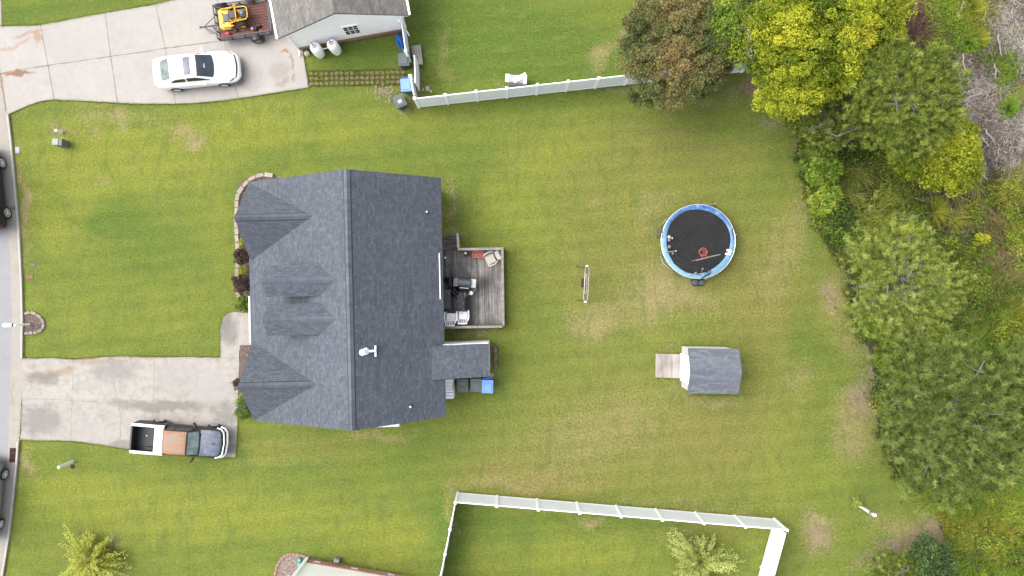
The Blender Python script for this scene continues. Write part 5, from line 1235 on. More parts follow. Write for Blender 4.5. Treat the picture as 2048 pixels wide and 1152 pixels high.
ip = [_rot((.055*math.copysign(abs(math.cos(2*math.pi*k/20))**.5, math.cos(2*math.pi*k/20))-.035, .56*math.copysign(abs(math.sin(2*math.pi*k/20))**.7, math.sin(2*math.pi*k/20)), 1.42)) for k in range(21)]
m = MB(); m.tube(ip, .008, 6, cap=False); m.build('swing_loop', mat('cream_tube2', (.70, .62, .55), .45), sw)
m = MB(); m.rbox((-.14, .06, .62), (.16, .52, .06), .04); m.rbox((-.19, .06, .78), (.05, .50, .30), .02); m.rbox((-.05, -.05, 1.37), (.10, .60, .03), .02); m.build('seat', mat('seat_brown', (.12, .045, .04), .7, var=.3), sw)

# ------------------------------------------------------------------ front yard and neighbour's small things
ml = thing('mailbox', 'white mailbox on a white post in the kerbside mulch bed', 'mailbox', P(60, 648, 0))
m = MB(); m.box((0, 0, .62), (.10, .10, 1.24)); m.box((-.22, 0, 1.06), (.62, .09, .06)); m.build('post', M_WHITEV, ml)
m = MB(); m.lathe([(.11, -.24), (.115, -.23), (.115, .23), (.11, .24)], (-.38, 0, 1.23), 14, 'X'); m.box((-.38, 0, 1.17), (.48, .22, .12)); m.build('letter_box', M_WHITEP, ml, smooth=30)
m = MB(); m.box((-.24, .125, 1.36), (.03, .012, .16)); m.build('flag', M_BLACK, ml)
ps = thing('marker_post', 'round white post leaning in a bare soil ring on the lower left lawn', 'post', P(146, 923, 0))
m = MB(); m.tube([(0, 0, 0), (-.06, -.03, 1.15)], .085, 14); m.lathe([(.10, 0), (.10, .05), (.07, .09), (.01, .12)], (-.06, -.03, 1.12), 14); m.build('post_body', mat('white_greyed', (.62, .62, .60), .5, var=.06), ps, smooth=40)
m = MB(); m.lathe([(.14, .0), (.13, .03), (.01, .035)], (.12, -.18, 0), 12); o = m.build('soil_hole', mat('dark_hole', (.03, .02, .015), .95)); o.location = P(141, 927, 0); tag(o, 'dark hole cover in the soil beside the leaning white post', 'hole')
ub = thing('utility_box', 'grey-green utility pedestal box on the front lawn', 'utility box', P(131, 289, 0), R(-3))
m = MB(); m.rbox((0, 0, .36), (.52, .40, .72), .03); m.build('cabinet', mat('box_green', (.14, .175, .13), .6, var=.12), ub)
m = MB(); m.box((-.12, .0, .735), (.34, .36, .03)); m.build('lid', mat('box_lid', (.26, .32, .26), .55, var=.08), ub)
m = MB(); m.lathe([(.085, 0), (.085, .52), (.075, .56), (.02, .60)], (0, 0, 0), 14); o = m.build('utility_pedestal', M_WHITEP, smooth=40); o.location = P(124, 265, 0); tag(o, 'small round white pedestal above the grey-green box', 'pedestal')
def lid(label, px, py, dx, dy, col, rz=0, name='meter_cover'):
    m = MB(); m.rbox((0, 0, .012), (dx, dy, .03), .01); m.box((0, 0, .03), (dx*.7, dy*.6, .008)); o = m.build(name, mat('cover_%d' % px, col, .8, var=.2, scale=9)); o.location = P(px, py, 0); o.rotation_euler = (0, 0, rz); return tag(o, label, 'cover')
lid('pale blue-grey water meter cover beside the kerb', 35, 300, .26, .36, (.40, .43, .46))
lid('grey oval valve cover in the front lawn', 66, 530, .34, .17, (.17, .15, .14)); lid('rusty red valve cover just below the grey one', 60, 554, .42, .22, (.24, .12, .085), .1)
dg = thing('drain_grate', 'rusty iron storm drain grate in the gutter below the driveway', 'drain', P(29, 910, 0), R(-2))
m = MB(); [m.box((-.24+k*.054, 0, .045), (.022, .84, .02)) for k in range(10)]; [m.box((0, y, .042), (.52, .03, .02)) for y in (-.40, -.13, .13, .40)]; m.build('bars', mat('rust_iron', (.10, .055, .045), .8, .3, var=.4, scale=8), dg)
m = MB(); m.box((0, 0, .028), (.50, .84, .004)); m.build('pit', mat('pit_black', (.012, .012, .014), .9), dg)
# gas tanks
def tank(label, px, py, seed):
    o = thing('gas_tank', label, 'gas tank', P(px, py, 0)); r = .31; m = MB()
    m.lathe([(.26, 0), (.26, .10), (.22, .12), (r*.9, .16), (r, .26), (r, 1.02), (r*.95, 1.12), (r*.78, 1.22), (r*.45, 1.29), (.02, 1.31)], (0, 0, 0), 26); m.build('tank_body', mat('tank_white', (.88, .88, .88), .35, var=.05, scale=3), o, smooth=50)
    m = MB(); m.lathe([(.10, 1.27), (.10, 1.36), (.08, 1.36), (.08, 1.28)], (0, 0, 0), 16); m.build('valve_guard', mat('valve_grey', (.20, .20, .21), .5, .4), o)
    m = MB(); m.tube([(-.1, .1, 1.28), (-.16, .22, 1.24)], .02, 6); m.build('valve', M_BLACK, o); return o
tank('white gas tank nearer the driveway, at the garage brick base', 641, 108, 1); tank('white gas tank on the right, at the garage brick base', 674, 102, 2)
m = MB(); m.tube([(0, 0, 0), (.45, .09, .02), (.75, .13, 0)], .02, 6); o = m.build('gas_pipe', M_WHITEP); o.location = P(645, 98, .9); tag(o, 'thin white pipe joining the two gas tanks', 'pipe')
m = MB(); m.rbox((0, 0, .12), (.30, .30, .24), .08); o = m.build('stone_block', mat('pale_block', (.55, .52, .47), .8, var=.12, bump=.4)); o.location = P(615, 108, 0); o.rotation_euler = (0, 0, .5); tag(o, 'pale stone block at the corner of the garage', 'stone')
m = MB(); vs = []; fs = []; 
for j in range(13):
    for i in range(9):
        u, v = i/8*2-1, j/12*2-1; e = max(abs(u), abs(v)); z = max(.01, (.34+.10*math.sin(5*u+4*v)+.07*math.sin(9*v-3*u))*(1-e**3)); wv_ = 1-.5*(v < 0)*abs(v)
        vs.append((u*.24*wv_+.10*(v < 0)*-v, v*.46, z))
for j in range(12):
    for i in range(8): a = j*9+i; fs.append((a, a+1, a+10, a+9))
m.add(vs, fs); o = m.build('tarp', mat('blue_tarp', (.03, .17, .55), .4, var=.25, scale=7), smooth=40); q = P(799.5, 84, 0); o.location = q; tag(o, 'bright blue crumpled tarp by the garage corner and fence', 'tarp')
bn = thing('bench', 'weathered plank bench behind the open gate', 'bench', P(835, 112, .25)-Vector((0, 0, .25)), R(7))
m = MB(); [m.box((-.20+k*.135, 0, .40), (.125, 1.15, .035)) for k in range(4)]; m.build('seat', M_DECK2, bn)
for sy in (-1, 1): m = MB(); m.box((0, sy*.42, .19), (.48, .05, .38)); m.build('leg', M_RAILWOOD, bn)
cb = thing('outdoor_sink', 'white and grey camp sink cabinet standing inside the long fence', 'sink', P(1033, 165, 0), R(-3))
m = MB(); m.rbox((0, 0, .38), (.95, .44, .74), .03); m.build('cabinet', mat('cab_grey', (.40, .41, .45), .5, var=.1), cb)
m = MB(); m.rbox((-.52, .02, .72), (.26, .46, .05), .02); m.rbox((.50, -.05, .74), (.18, .48, .05), .02); m.build('side_shelf', M_WHITEP, cb)
m = MB(); m.box((.18, .04, .80), (.82, .26, .05), rz=.52); m.build('lid', M_WHITEV, cb)
for k, (px, py, c_) in enumerate(((855, 178, (.5, .47, .42)), (846.5, 180, (.48, .44, .38)), (862, 183, (.55, .52, .33)))):
    m = MB(); m.rbox((0, 0, .05), (.22 if k == 0 else .16, .28 if k == 0 else .13, .10), .03); o = m.build('garden_stone', mat('gstone_%d' % k, c_, .9, var=.15)); o.location = P(px, py, 0); o.rotation_euler = (0, 0, .15+k)
    tag(o, ['grey block stone inside the fence by the gate, largest of three', 'pale round stone left of the grey block stone by the gate', 'yellowish stone right of the grey block stone by the gate'][k], 'stone')
# rubble of pale stones beside the bins: one scatter
m = MB(); rr = random.Random(12)
for k in range(120):
    px, py = (rr.gauss(757, 9), rr.gauss(183, 6)) if k % 2 else (rr.gauss(779, 7), rr.gauss(185, 9)); q = P(px, py); s_ = rr.uniform(.03, .15); m.rbox((q.x, q.y, .015), (s_, s_*rr.uniform(.6, 1), .05), .02, rz=rr.uniform(0, 3))
tag(m.build('rubble', mat('rubble_tan', (.34, .29, .19), .9, var=.3, scale=9, col2=(.14,.15,.05), amt=.3)), 'pale sandy rubble scattered on the grass beside the blue bin', 'rubble', kind='stuff')
m = MB(); m.rbox((0, 0, .18), (.34, .30, .36), .05); m.lathe([(.12, -.10), (.12, .10)], (.05, .03, .36), 14, 'X'); o = m.build('hose_reel', mat('reel_grey', (.24, .26, .28), .5, .2, var=.2), smooth=30); o.location = P(676, 1121, 0)+Vector((0, .1, 0)); o.rotation_euler = (0, 0, -.2); tag(o, 'grey hose reel box at the brick base of the bottom house', 'hose reel')
m = MB(); m.lathe([(.12, 0), (.16, .1), (.14, .26), (.05, .30)], (0, 0, 0), 9); m.lathe([(.10, 0), (.14, .08), (.10, .2)], (-.05, .25, 0), 8); o = m.build('teal_planter', mat('teal', (.08, .33, .33), .5, var=.2)); o.location = P(602, 1127, 0); tag(o, 'teal planter in the pale mulch at the bottom house corner', 'planter')
# white tree guard post with its collar
tg = thing('birdhouse_pole', 'white pole with a grey collar beside the little yellow shrub', 'pole', P(1718, 1011, 0))
m = MB(); m.box((0, 0, .85), (.11, .11, 1.7)); m.build('pole', M_WHITEV, tg); m = MB(); m.rbox((0, 0, 1.42), (.24, .20, .20), .03); m.build('collar', mat('collar_grey', (.26, .24, .24), .6), tg)
m = MB(); m.box((.02, 0, 1.72), (.16, .16, .04)); m.build('cap', M_WHITEP, tg)
# ------------------------------------------------------------------ vegetation
def leafmat(name, stops, trans=.25, rough=.55):
    t = NT(name); a = t.attr('tint'); c = t.ramp(a.outputs['Fac'], [(p, dk(c, .95)) for p, c in stops]); return t.done(c, rough, trans=trans, spec=.15)
def tintmesh(name, v, f, tint, m, parent=None, smooth=False):
    me = bpy.data.meshes.new(name); npmesh(me, v, f)
    a = me.attributes.new('tint', 'FLOAT', 'POINT'); a.data.foreach_set('value', np.clip(tint, 0, 1).astype(np.float32))
    me.materials.append(m); return link(name, me, parent)
def unit(v): return v/np.maximum(np.linalg.norm(v, axis=1, keepdims=True), 1e-9)
def leaves(cen, size, rg, up=.5, aspect=.5, outward=None):
    n = len(cen); nrm = rg.normal(size=(n, 3)); nrm[:, 2] = np.abs(nrm[:, 2])+up
    if outward is not None: nrm += outward
    nrm = unit(nrm); t_ = unit(np.cross(nrm, rg.normal(size=(n, 3)))); b = np.cross(nrm, t_)
    s = (size*rg.uniform(.6, 1.4, n))[:, None]
    fold = nrm*s*.18
    v = np.stack([cen-t_*s, cen+b*s*aspect+fold, cen+t_*s, cen-b*s*aspect+fold], 1).reshape(-1, 3)
    return v, np.arange(4*n).reshape(n, 4)
def crown_points(rg, nclump, rx, ry, rz, irr=.25, top=.35):
    d = unit(rg.normal(size=(nclump, 3))); d[:, 2] = np.where(d[:, 2] < -top, -d[:, 2]*.6, d[:, 2])
    a = np.arctan2(d[:, 1], d[:, 0]); ph = rg.uniform(0, 6.28, 5)
    lob = 1+irr*(.5*np.sin(2*a+ph[0])+.35*np.sin(3*a+ph[1])+.35*np.sin(5*a+ph[2])+.2*np.sin(9*a+ph[3]))
    rad = rg.uniform(.30, 1.0, nclump)**.55
    return d*rad[:, None]*lob[:, None]*np.array([rx, ry, rz])
def limbs(root, trunk_top, base_r, pts, m, rg, n=14, name='branch', sub=True, crook=.12):
    """tapered trunk, and each limb a part of its own"""
    mb = MB(); H = Vector(trunk_top); k = 5
    mb.tube([H*(i/k) + Vector((rg.normal()*.06, rg.normal()*.06, 0))*(0 < i < k) for i in range(k+1)], [base_r*(1-.55*i/k) for i in range(k+1)], 9); mb.build('trunk', m, root, smooth=60)
    order = rg.permutation(len(pts))[:n]
    for o_ in order:
        p = Vector(pts[o_]); st = H*float(rg.uniform(.55, .98)); mb = MB(); seg = 5
        q = [st.lerp(p, i/seg) + Vector((rg.normal(), rg.normal(), rg.normal()*.5))*crook*(0 < i < seg) + Vector((0, 0, .25*math.sin(i/seg*3.14))) for i in range(seg+1)]
        mb.tube(q, [base_r*.38*(1-.8*i/seg) for i in range(seg+1)], 6)
        if sub:
            for i in (2, 3, 4):
                for _ in range(2):
                    e = q[i] + Vector((rg.normal(), rg.normal(), abs(rg.normal())*.4))*.45; mb.tube([q[i], q[i].lerp(e, .5)+Vector((0, 0, .06)), e], [base_r*.15, base_r*.10, base_r*.04], 5)
        mb.build(name, m, root, smooth=60)
M_BARK = mat('bark_grey_brown', (.17, .14, .12), .9, var=.3, scale=8, stretch=(3, 3, .5), bump=.5)
M_BARKP = mat('pine_branch_grey', (.22, .195, .18), .9, var=.25, scale=8, stretch=(3, 3, .5))

def broadleaf(name, label, px, py, zc, rx, ry, rz, nclump, per, cr, leaf, m, seed, trunk_r=.16, cat_='tree', irr=.25, tint=(.5, .22), up=.4, group=None, nb=12, asp=.5, spread=.20):
    rg = np.random.default_rng(seed); c0 = P(px, py, zc); root = thing(name, label, cat_, (c0.x, c0.y, 0), 0, group)
    pts = crown_points(rg, nclump, rx, ry, rz, irr); pts[:, 2] += zc
    ct = rg.normal(tint[0], tint[1]*.8, nclump); cs = cr*rg.uniform(.6, 1.35, nclump)
    # every clump is a rounded spray of leaves
    idx = np.repeat(np.arange(nclump), per); d = unit(rg.normal(size=(len(idx), 3))); rr_ = rg.uniform(.25, 1, len(idx))**.5
    cen = pts[idx] + d*rr_[:, None]*cs[idx][:, None]*np.array([1, 1, .55])
    cen[:, 2] = np.maximum(cen[:, 2], .05)
    v, f = leaves(cen, leaf, rg, up, asp, outward=d*.5)
    lo_ = .20*np.sin(pts[idx][:, 0]*1.7+seed)+.16*np.sin(pts[idx][:, 1]*2.1+seed*2); ti = ct[idx] + lo_*(1 if rx > 1.4 else 0) + rg.normal(0, spread, len(idx)); tintmesh('crown', v, f, np.repeat(ti, 4), m, root)
    limbs(root, (0, 0, zc), trunk_r, pts[np.argsort(-np.linalg.norm(pts[:, :2], axis=1))[:nclump//2]], M_BARK, rg, nb)
    return root
def pine(label, px, py, zc, rx, ry, rz, ntuft, m, seed, tuft=.34, needles=46, outline=None, nb=16, irr=.3, group=None, zt=None):
    rg = np.random.default_rng(seed); c0 = P(px, py, zc); root = thing('pine_tree', label, 'pine tree', (c0.x, c0.y, 0), 0, group)
    # limbs radiate from the trunk; tufts sit along their outer halves
    nl = ntuft//9; d = unit(rg.normal(size=(nl, 3))); d[:, 2] = np.where(d[:, 2] < -.35, -d[:, 2]*.6, d[:, 2]); a = np.arctan2(d[:, 1], d[:, 0]); ph = rg.uniform(0, 6.28, 4)
    lob = 1+irr*(.5*np.sin(2*a+ph[0])+.4*np.sin(3*a+ph[1])+.35*np.sin(5*a+ph[2]))
    tip = d*(rg.uniform(.45, 1, nl)**.5*lob)[:, None]*np.array([rx, ry, rz]); tip[:, 2] += zc
    idx = np.repeat(np.arange(nl), 9); k = rg.uniform(0, 1, len(idx))
    base = np.array([0, 0, zc-rz*.45]); cen = base + (tip[idx]-base)*(.72+.30*k)[:, None] + rg.normal(size=(len(idx), 3))*np.array([.34, .34, .18])
    outd = unit(tip[idx]-base + np.array([0, 0, 1.6]) + rg.normal(size=(len(idx), 3))*.7)
    nt = len(cen); ts = tuft*rg.uniform(.7, 1.3, nt); j = np.repeat(np.arange(nt), needles)
    nd = unit(outd[j]*.40 + unit(rg.normal(size=(len(j), 3)))); L = (ts[j]*rg.uniform(.7, 1.1, len(j)))[:, None]
    side = unit(np.cross(nd, rg.normal(size=(len(j), 3))))*.012; o = cen[j] + outd[j]*(rg.uniform(-.12, .12, len(j)))[:, None]
    v = np.stack([o-side, o+side, o+nd*L], 1).reshape(-1, 3); f = np.arange(len(v)).reshape(-1, 3)
    tt = rg.normal(.45, .20, nt)[j] + rg.normal(0, .08, len(j)); tint = np.stack([tt-.06, tt-.06, tt+.20], 1).reshape(-1)
    tintmesh('crown', v, f, tint, m, root)
    limbs(root, (0, 0, zc-rz*.2), .22, tip*np.array([.9, .9, 1]), M_BARKP, rg, nb, crook=.16)
    return root

L_BROWN = leafmat('brown_olive_leaves', [(0, (.055, .085, .025)), (.25, (.12, .130, .040)), (.5, (.185, .16, .058)), (.8, (.245, .185, .078)), (1, (.34, .22, .08))], .15)
L_YEL = leafmat('yellow_leaves', [(0, (.06, .10, .012)), (.3, (.17, .22, .016)), (.6, (.30, .35, .022)), (1, (.50, .49, .04))], .3)
L_LIME = leafmat('lime_leaves', [(0, (.05, .11, .015)), (.5, (.15, .24, .028)), (1, (.30, .36, .05))], .3)
L_YG = leafmat('yellow_green_leaves', [(0, (.07, .12, .012)), (.5, (.215, .265, .018)), (1, (.42, .43, .035))], .3)
L_DARK = leafmat('dark_green_leaves', [(0, (.03, .06, .02)), (.5, (.06, .105, .032)), (1, (.12, .17, .05))], .2)
L_MID = leafmat('mid_green_leaves', [(0, (.045, .085, .015)), (.5, (.10, .165, .025)), (1, (.20, .25, .04))], .25)
N_GREEN = leafmat('pine_needles_green', [(0, (.048, .075, .010)), (.4, (.122, .168, .026)), (.75, (.24, .295, .050)), (1, (.40, .45, .09))], .15, .8)
N_PALE = leafmat('pine_needles_pale', [(0, (.075, .11, .018)), (.4, (.19, .25, .044)), (.75, (.32, .385, .085)), (1, (.44, .49, .14))], .15, .8)
N_DARK = leafmat('pine_needles_dark', [(0, (.036, .062, .012)), (.4, (.098, .138, .030)), (.75, (.215, .27, .066)), (1, (.37, .42, .13))], .15, .8)
L_PURP = leafmat('purple_leaves', [(0, (.022, .012, .012)), (.5, (.060, .036, .030)), (1, (.12, .075, .055))], .1)

# trees along the back
broadleaf('tree', 'brown and olive leaved tree overhanging the long white fence', 1356, 92, 4.2, 3.3, 3.3, 1.7, 620, 170, .34, .048, L_BROWN, 21, .2, irr=.14, tint=(.40, .14), nb=20, spread=.20)
broadleaf('tree', 'smaller brown leaved tree between the lime green one and the yellow one', 1430, 112, 3.4, 1.0, 1.2, .9, 100, 160, .36, .050, L_BROWN, 22, .1, irr=.2, tint=(.30, .16), nb=6)
broadleaf('tree', 'slim lime green tree squeezed between the brown tree and the yellow tree', 1445, 55, 4.8, .9, 1.6, 1.0, 110, 160, .34, .06, L_LIME, 23, .1, irr=.2, tint=(.5, .2), nb=6)
broadleaf('tree', 'big bright yellow leaved tree at the top of the back lawn', 1616, 84, 5.6, 3.45, 3.5, 2.0, 640, 170, .36, .066, L_YEL, 29, .22, irr=.22, tint=(.50, .17), nb=18, asp=.42, spread=.17)
broadleaf('tree', 'yellow-green tree growing at the right flank of the bright yellow tree', 1740, 40, 5.0, 1.8, 2.7, 1.5, 260, 160, .42, .062, L_YG, 25, .16, irr=.2, tint=(.42, .2), nb=8)
pine('green pine with a full crown between the yellow tree and the dry brush', 1805, 200, 6.0, 3.0, 3.0, 2.0, 2000, N_GREEN, 31, .20, 50, nb=14, irr=.16)
pine('thin grey-limbed pine reaching towards the lawn under the yellow tree', 1672, 232, 3.6, 2.3, 2.2, 1.1, 700, N_GREEN, 32, .19, 44, nb=18, irr=.35)
broadleaf('tree', 'yellow-green tree with drooping sprays beside the dark water', 1868, 290, 4.6, 2.2, 2.45, 1.4, 320, 170, .40, .075, L_YG, 26, .16, irr=.22, tint=(.60, .2), nb=9, asp=.32)
pine('pale green pine with bare grey limbs showing in its open crown', 1800, 568, 4.2, 3.45, 3.15, 1.4, 1700, N_PALE, 33, .20, 50, nb=30, irr=.30)
pine('large dense blue-green pine at the right edge of the lawn', 1908, 838, 6.0, 4.5, 4.3, 2.4, 3300, N_DARK, 34, .24, 50, nb=14, irr=.16)
pine('dark pine filling the right edge beyond the large one', 2050, 800, 4.5, 2.4, 3.4, 1.6, 900, N_DARK, 35, .24, 44, nb=6, irr=.2)
broadleaf('bush', 'dark green rounded bush on bare soil at the lower right', 1862, 1118, 1.6, 1.25, 1.25, .9, 70, 110, .36, .08, L_DARK, 41, .08, 'bush', tint=(.45, .2), nb=5)
pine('low olive pine sapling cut by the bottom edge, left of the dark bush', 1790, 1142, 1.5, 1.4, .85, .7, 380, N_GREEN, 36, .20, 40, nb=3, irr=.2)
# feathery young trees (long upright sprays)
def willow(label, px, py, zc, r, m, seed, n=420, h=1.9):
    rg = np.random.default_rng(seed); c0 = P(px, py, zc); root = thing('young_tree', label, 'tree', (c0.x, c0.y, 0))
    a = rg.uniform(0, 6.28, n); el = rg.uniform(.10, 1.15, n); L = h*rg.uniform(.35, 1.15, n)*(1+.28*np.sin(3*a+seed)+.2*np.sin(5*a+seed*2)+.15*np.sin(9*a))
    d = np.stack([np.cos(a)*np.cos(el), np.sin(a)*np.cos(el), np.sin(el)], 1)*L[:, None]*np.array([r/h, r/h, 1.0])
    st = np.zeros((n, 3)); st[:, 2] = zc-h*.45; k = 60; idx = np.repeat(np.arange(n), k); q = rg.uniform(.25, 1, len(idx))
    cen = st[idx] + d[idx]*q[:, None]; cen[:, 2] -= (q**2.2)*.45*np.cos(el[idx]); cen += rg.normal(size=cen.shape)*.045
    dirn = unit(d[idx]+rg.normal(size=cen.shape)*.35*L[idx][:, None]); s_ = rg.uniform(.05, .09, len(idx))[:, None]; b = unit(np.cross(dirn, np.array([0, 0, 1.0])+rg.normal(size=cen.shape)*.45))*.026
    v = np.stack([cen-dirn*s_*.3, cen+b, cen+dirn*s_, cen-b], 1).reshape(-1, 3); tintmesh('crown', v, np.arange(len(v)).reshape(-1, 4), np.repeat(rg.normal(.5, .15, n)[idx]+rg.normal(0, .1, len(idx))+q*.15, 4), m, root)
    mb = MB(); mb.tube([(0, 0, 0), (.02, 0, zc-h*.4), (0, .02, zc)], [.06, .045, .02], 7); mb.build('trunk', M_BARK, root)
    for i in rg.permutation(n)[:7]:
        mb = MB(); e = Vector(st[i]+d[i]*.5); mb.tube([Vector(st[i]), Vector(st[i]).lerp(e, .5)+Vector((0, 0, .05)), e], [.025, .016, .006], 5); mb.build('branch', M_BARK, root)
L_WIL = leafmat('feathery_leaves', [(0, (.22, .27, .035)), (.5, (.44, .47, .08)), (1, (.60, .60, .19))], .3)
L_WIL2 = leafmat('feathery_pale_leaves', [(0, (.16, .20, .04)), (.5, (.36, .42, .10)), (1, (.58, .61, .24))], .3)
willow('feathery yellow-green young tree inside the bottom fenced yard', 1405, 1130, 1.4, 1.6, L_WIL2, 51, 620, 1.7)
willow('pale feathery young tree on the lower left lawn', 172, 1128, 1.0, 1.6, L_WIL, 52, 420, 1.1)
# bushes
def bush(label, px, py, z, rx, ry, m, seed, n=30, per=90, leaf=.05, cr=.2, name='shrub', tint=(.5, .2), rz=None):
    return broadleaf(name, label, px, py, z, rx, ry, rz or z*.7, n, per, cr, leaf, m, seed, .03, name.split('_')[-1], tint=tint, nb=3)
bush('round dark purple shrub in the front bed, the upper of the two', 485, 513, .75, .42, .42, L_PURP, 61, leaf=.04)
bush('round dark purple shrub in the front bed, the lower of the two', 483, 566, .75, .50, .50, L_PURP, 62, 36, leaf=.04)
bush('narrow yellow plant above the upper purple shrub', 485, 489, .4, .12, .42, L_YG, 63, 14, 60, .05, .12, 'plant', (.85, .12))
bush('yellow plant with green tips between the two purple shrubs', 486, 541, .4, .24, .24, L_YG, 64, 14, 60, .05, .12, 'plant', (.8, .18))
bush('leafy green plant at the walkway corner of the front bed', 487, 608, .5, .42, .40, L_LIME, 65, 26, 70, .07, .16, 'plant', (.45, .22))
bush('small yellow-brown plant beside the driveway bed at the lower gable', 483, 795, .35, .14, .24, L_YG, 66, 12, 60, .05, .12, 'plant', (.85, .15))
bush('green shrub at the bottom end of the driveway bed', 487, 820, .6, .42, .52, L_MID, 67, 34, 90, .045, .18)
bush('low dark purple plant at the tip of the lower front gable', 476, 768, .4, .22, .40, L_PURP, 68, 18, 70, .045, .14, 'plant', (.6, .15))
bush('tiny yellow shrub beside the white birdhouse pole', 1713, 1005, .5, .26, .26, L_LIME, 69, 14, 70, .05, .12, 'shrub', (.95, .15))
bush('bright yellow-green round bush above the pale pine', 1818, 470, 1.3, .55, .42, L_YG, 70, 30, 90, .09, .25, 'bush', (.85, .15))
bush('lime green creeper bush at the lawn edge below the thin pine', 1648, 345, 1.0, .95, .75, L_LIME, 71, 60, 90, .08, .28, 'bush', (.55, .2), .6)
bush('yellow-green creeper bush lower on the same lawn edge', 1650, 400, .9, .8, .8, L_LIME, 72, 55, 90, .08, .28, 'bush', (.78, .2), .5)
bush('dark green bramble clump nearest the lawn by the thin pine', 1612, 330, .7, .55, .8, L_MID, 73, 40, 90, .07, .25, 'bush', (.35, .2), .4)
bush('small yellow bush at the far right among tan grass', 1960, 478, .9, .32, .25, L_YG, 74, 16, 70, .08, .2, 'bush', (.8, .15))
# small rock of dormer-bed corner: none

# soil under the rough growth
edge = [(1500,-120),(1470,40),(1500,120),(1545,170),(1575,230),(1592,280),(1602,350),(1620,420),(1650,485),(1690,540),(1700,600),(1700,640),(1735,690),(1752,750),(1748,800),(1760,880),(1790,940),(1830,990),(1868,1030),(1900,1080),(1912,1120),(1905,1260)]
t = NT('rough_soil'); n1 = t.noise(.8, 6, .7, dist=.5); n2 = t.noise(9, 6, .8); n3 = t.noise(2.5, 5, .7)
c = t.ramp(n2, [(.3, (.014, .011, .009)), (.5, (.045, .034, .026)), (.7, (.11, .085, .066))]); c = t.mix(t.ramp(n1, [(.45, 0.0), (.65, .8)]), c, (.030, .045, .012))
c = t.mix(t.ramp(n3, [(.55, 0.0), (.75, .6)]), c, (.10, .075, .05)); M_ROUGH = t.done(c, .95, normal=t.bump(n2, .8, .05))
sheet('ground', edge + [(2700,1260),(2700,-120)], [M_ROUGH], thick=.05, z=.03, jit=.12, seed=21)
t = NT('dark_water'); M_WATER = t.done(t.ramp(t.noise(1.5, 4), [(.35, (.018, .017, .017)), (.65, (.05, .045, .045))]), .12, normal=t.bump(t.noise(5, 3), .08, .02))
sheet('water', [(1940,285),(1960,300),(1985,330),(2000,350),(1975,385),(1930,398),(1880,402),(1830,400),(1815,380),(1850,362),(1900,345),(1925,320)], [M_WATER], thick=.03, z=.05, jit=.08, seed=22)
sheet('water', [(1905,85),(1950,60),(1975,10),(1990,20),(1985,60),(1965,90),(1950,140),(1945,170),(1915,170),(1890,140),(1885,110)], [M_MULCH], thick=.03, z=.045, jit=.08, seed=23)['kind'] = 'structure'

# rough growth: grass blades, sprays, twigs; the kind at each spot follows what the photo shows there
TY = {'g': 0, 'y': 1, 'o': 2, 't': 3, 'd': 4, 'w': 5, 'm': 6, 'b': 7}   # green, yellow-green, olive, tan, grey debris, water, dead brown vine, bramble leaves
ZO = [('b',1620,260,40),('b',1640,330,45),('b',1660,420,40),('b',1700,470,35),('y',1725,470,35),('o',1720,400,50),('o',1770,360,60),('o',1690,350,40),('y',1760,420,40),('o',1840,430,50),('y',1870,420,32),('y',1920,350,35),('o',1900,370,20),
 ('m',1830,60,45),('m',1800,30,30),('o',1870,80,30),('g',1890,30,40),('g',1905,60,30),('y',1950,20,35),('w',1970,40,18),('w',1920,125,48),('w',1905,150,30),('w',1975,60,26),('w',1965,310,34),('w',1985,345,48),('w',1965,375,46),('w',2000,330,30),('w',1920,388,32),('w',1880,392,34),('w',1845,398,26),('g',1945,85,16),('y',1965,72,14),
 ('d',2010,40,50),('d',2050,80,50),('d',2000,100,40),('d',1960,160,40),('d',1975,200,40),('d',2040,160,40),('g',2000,150,20),('g',2020,130,14),('g',2035,60,16),('g',2015,215,24),('d',1990,250,50),('d',2040,280,50),('d',2020,320,40),('t',2045,200,25),('g',1985,130,12),('d',1950,185,20),('o',1960,130,14),
 ('o',1990,380,40),('y',2030,380,40),('t',1950,430,35),('m',1935,410,18),('d',1925,455,16),('t',2000,440,50),('o',2040,440,40),('o',1940,520,45),('t',2000,520,50),('t',2045,560,50),('y',2040,480,30),('o',1990,600,50),('y',2030,640,40),('t',1960,640,30),('o',2000,680,35),
 ('g',1940,700,45),('g',1880,700,40),('g',2020,720,50),('g',1790,690,40),('y',1770,700,20),('g',1780,720,30),('o',1780,520,50),('o',1700,520,40),('b',1720,660,30),('o',1700,600,30),('b',1690,640,16),('g',1750,640,50),('m',1710,690,14),
 ('g',1870,1000,35),('g',1850,985,25),('g',1930,1010,50),('y',1900,1040,35),('y',1960,1060,45),('g',2020,1030,50),('y',2030,1090,50),('g',1950,1120,50),('g',2020,1140,50),('y',1990,1000,40),('t',1990,1090,18),('g',1900,970,40),('g',2040,960,60),('b',1760,780,30),('b',1770,850,25),('m',1745,760,15),('o',1800,900,50),('g',1850,900,60),('o',1900,600,60),('g',1990,780,80),('o',1950,560,40)]
zx = np.array([[P(a[1], a[2]).x, P(a[1], a[2]).y, a[3]*CAM_H/F] for a in ZO]); zk = np.array([TY[a[0]] for a in ZO])
epx = np.array([[P(a, b).x, P(a, b).y] for a, b in edge])
def zone(x, y, rg):
    jx = x + rg.normal(0, .36, len(x)); jy = y + rg.normal(0, .36, len(x)); best = np.full(len(x), 1e9); kk = np.zeros(len(x), int)
    for (cx, cy, r), k in zip(zx, zk):
        d = ((jx-cx)**2+(jy-cy)**2)/r**2; u = d < best; best[u] = d[u]; kk[u] = k
    return kk
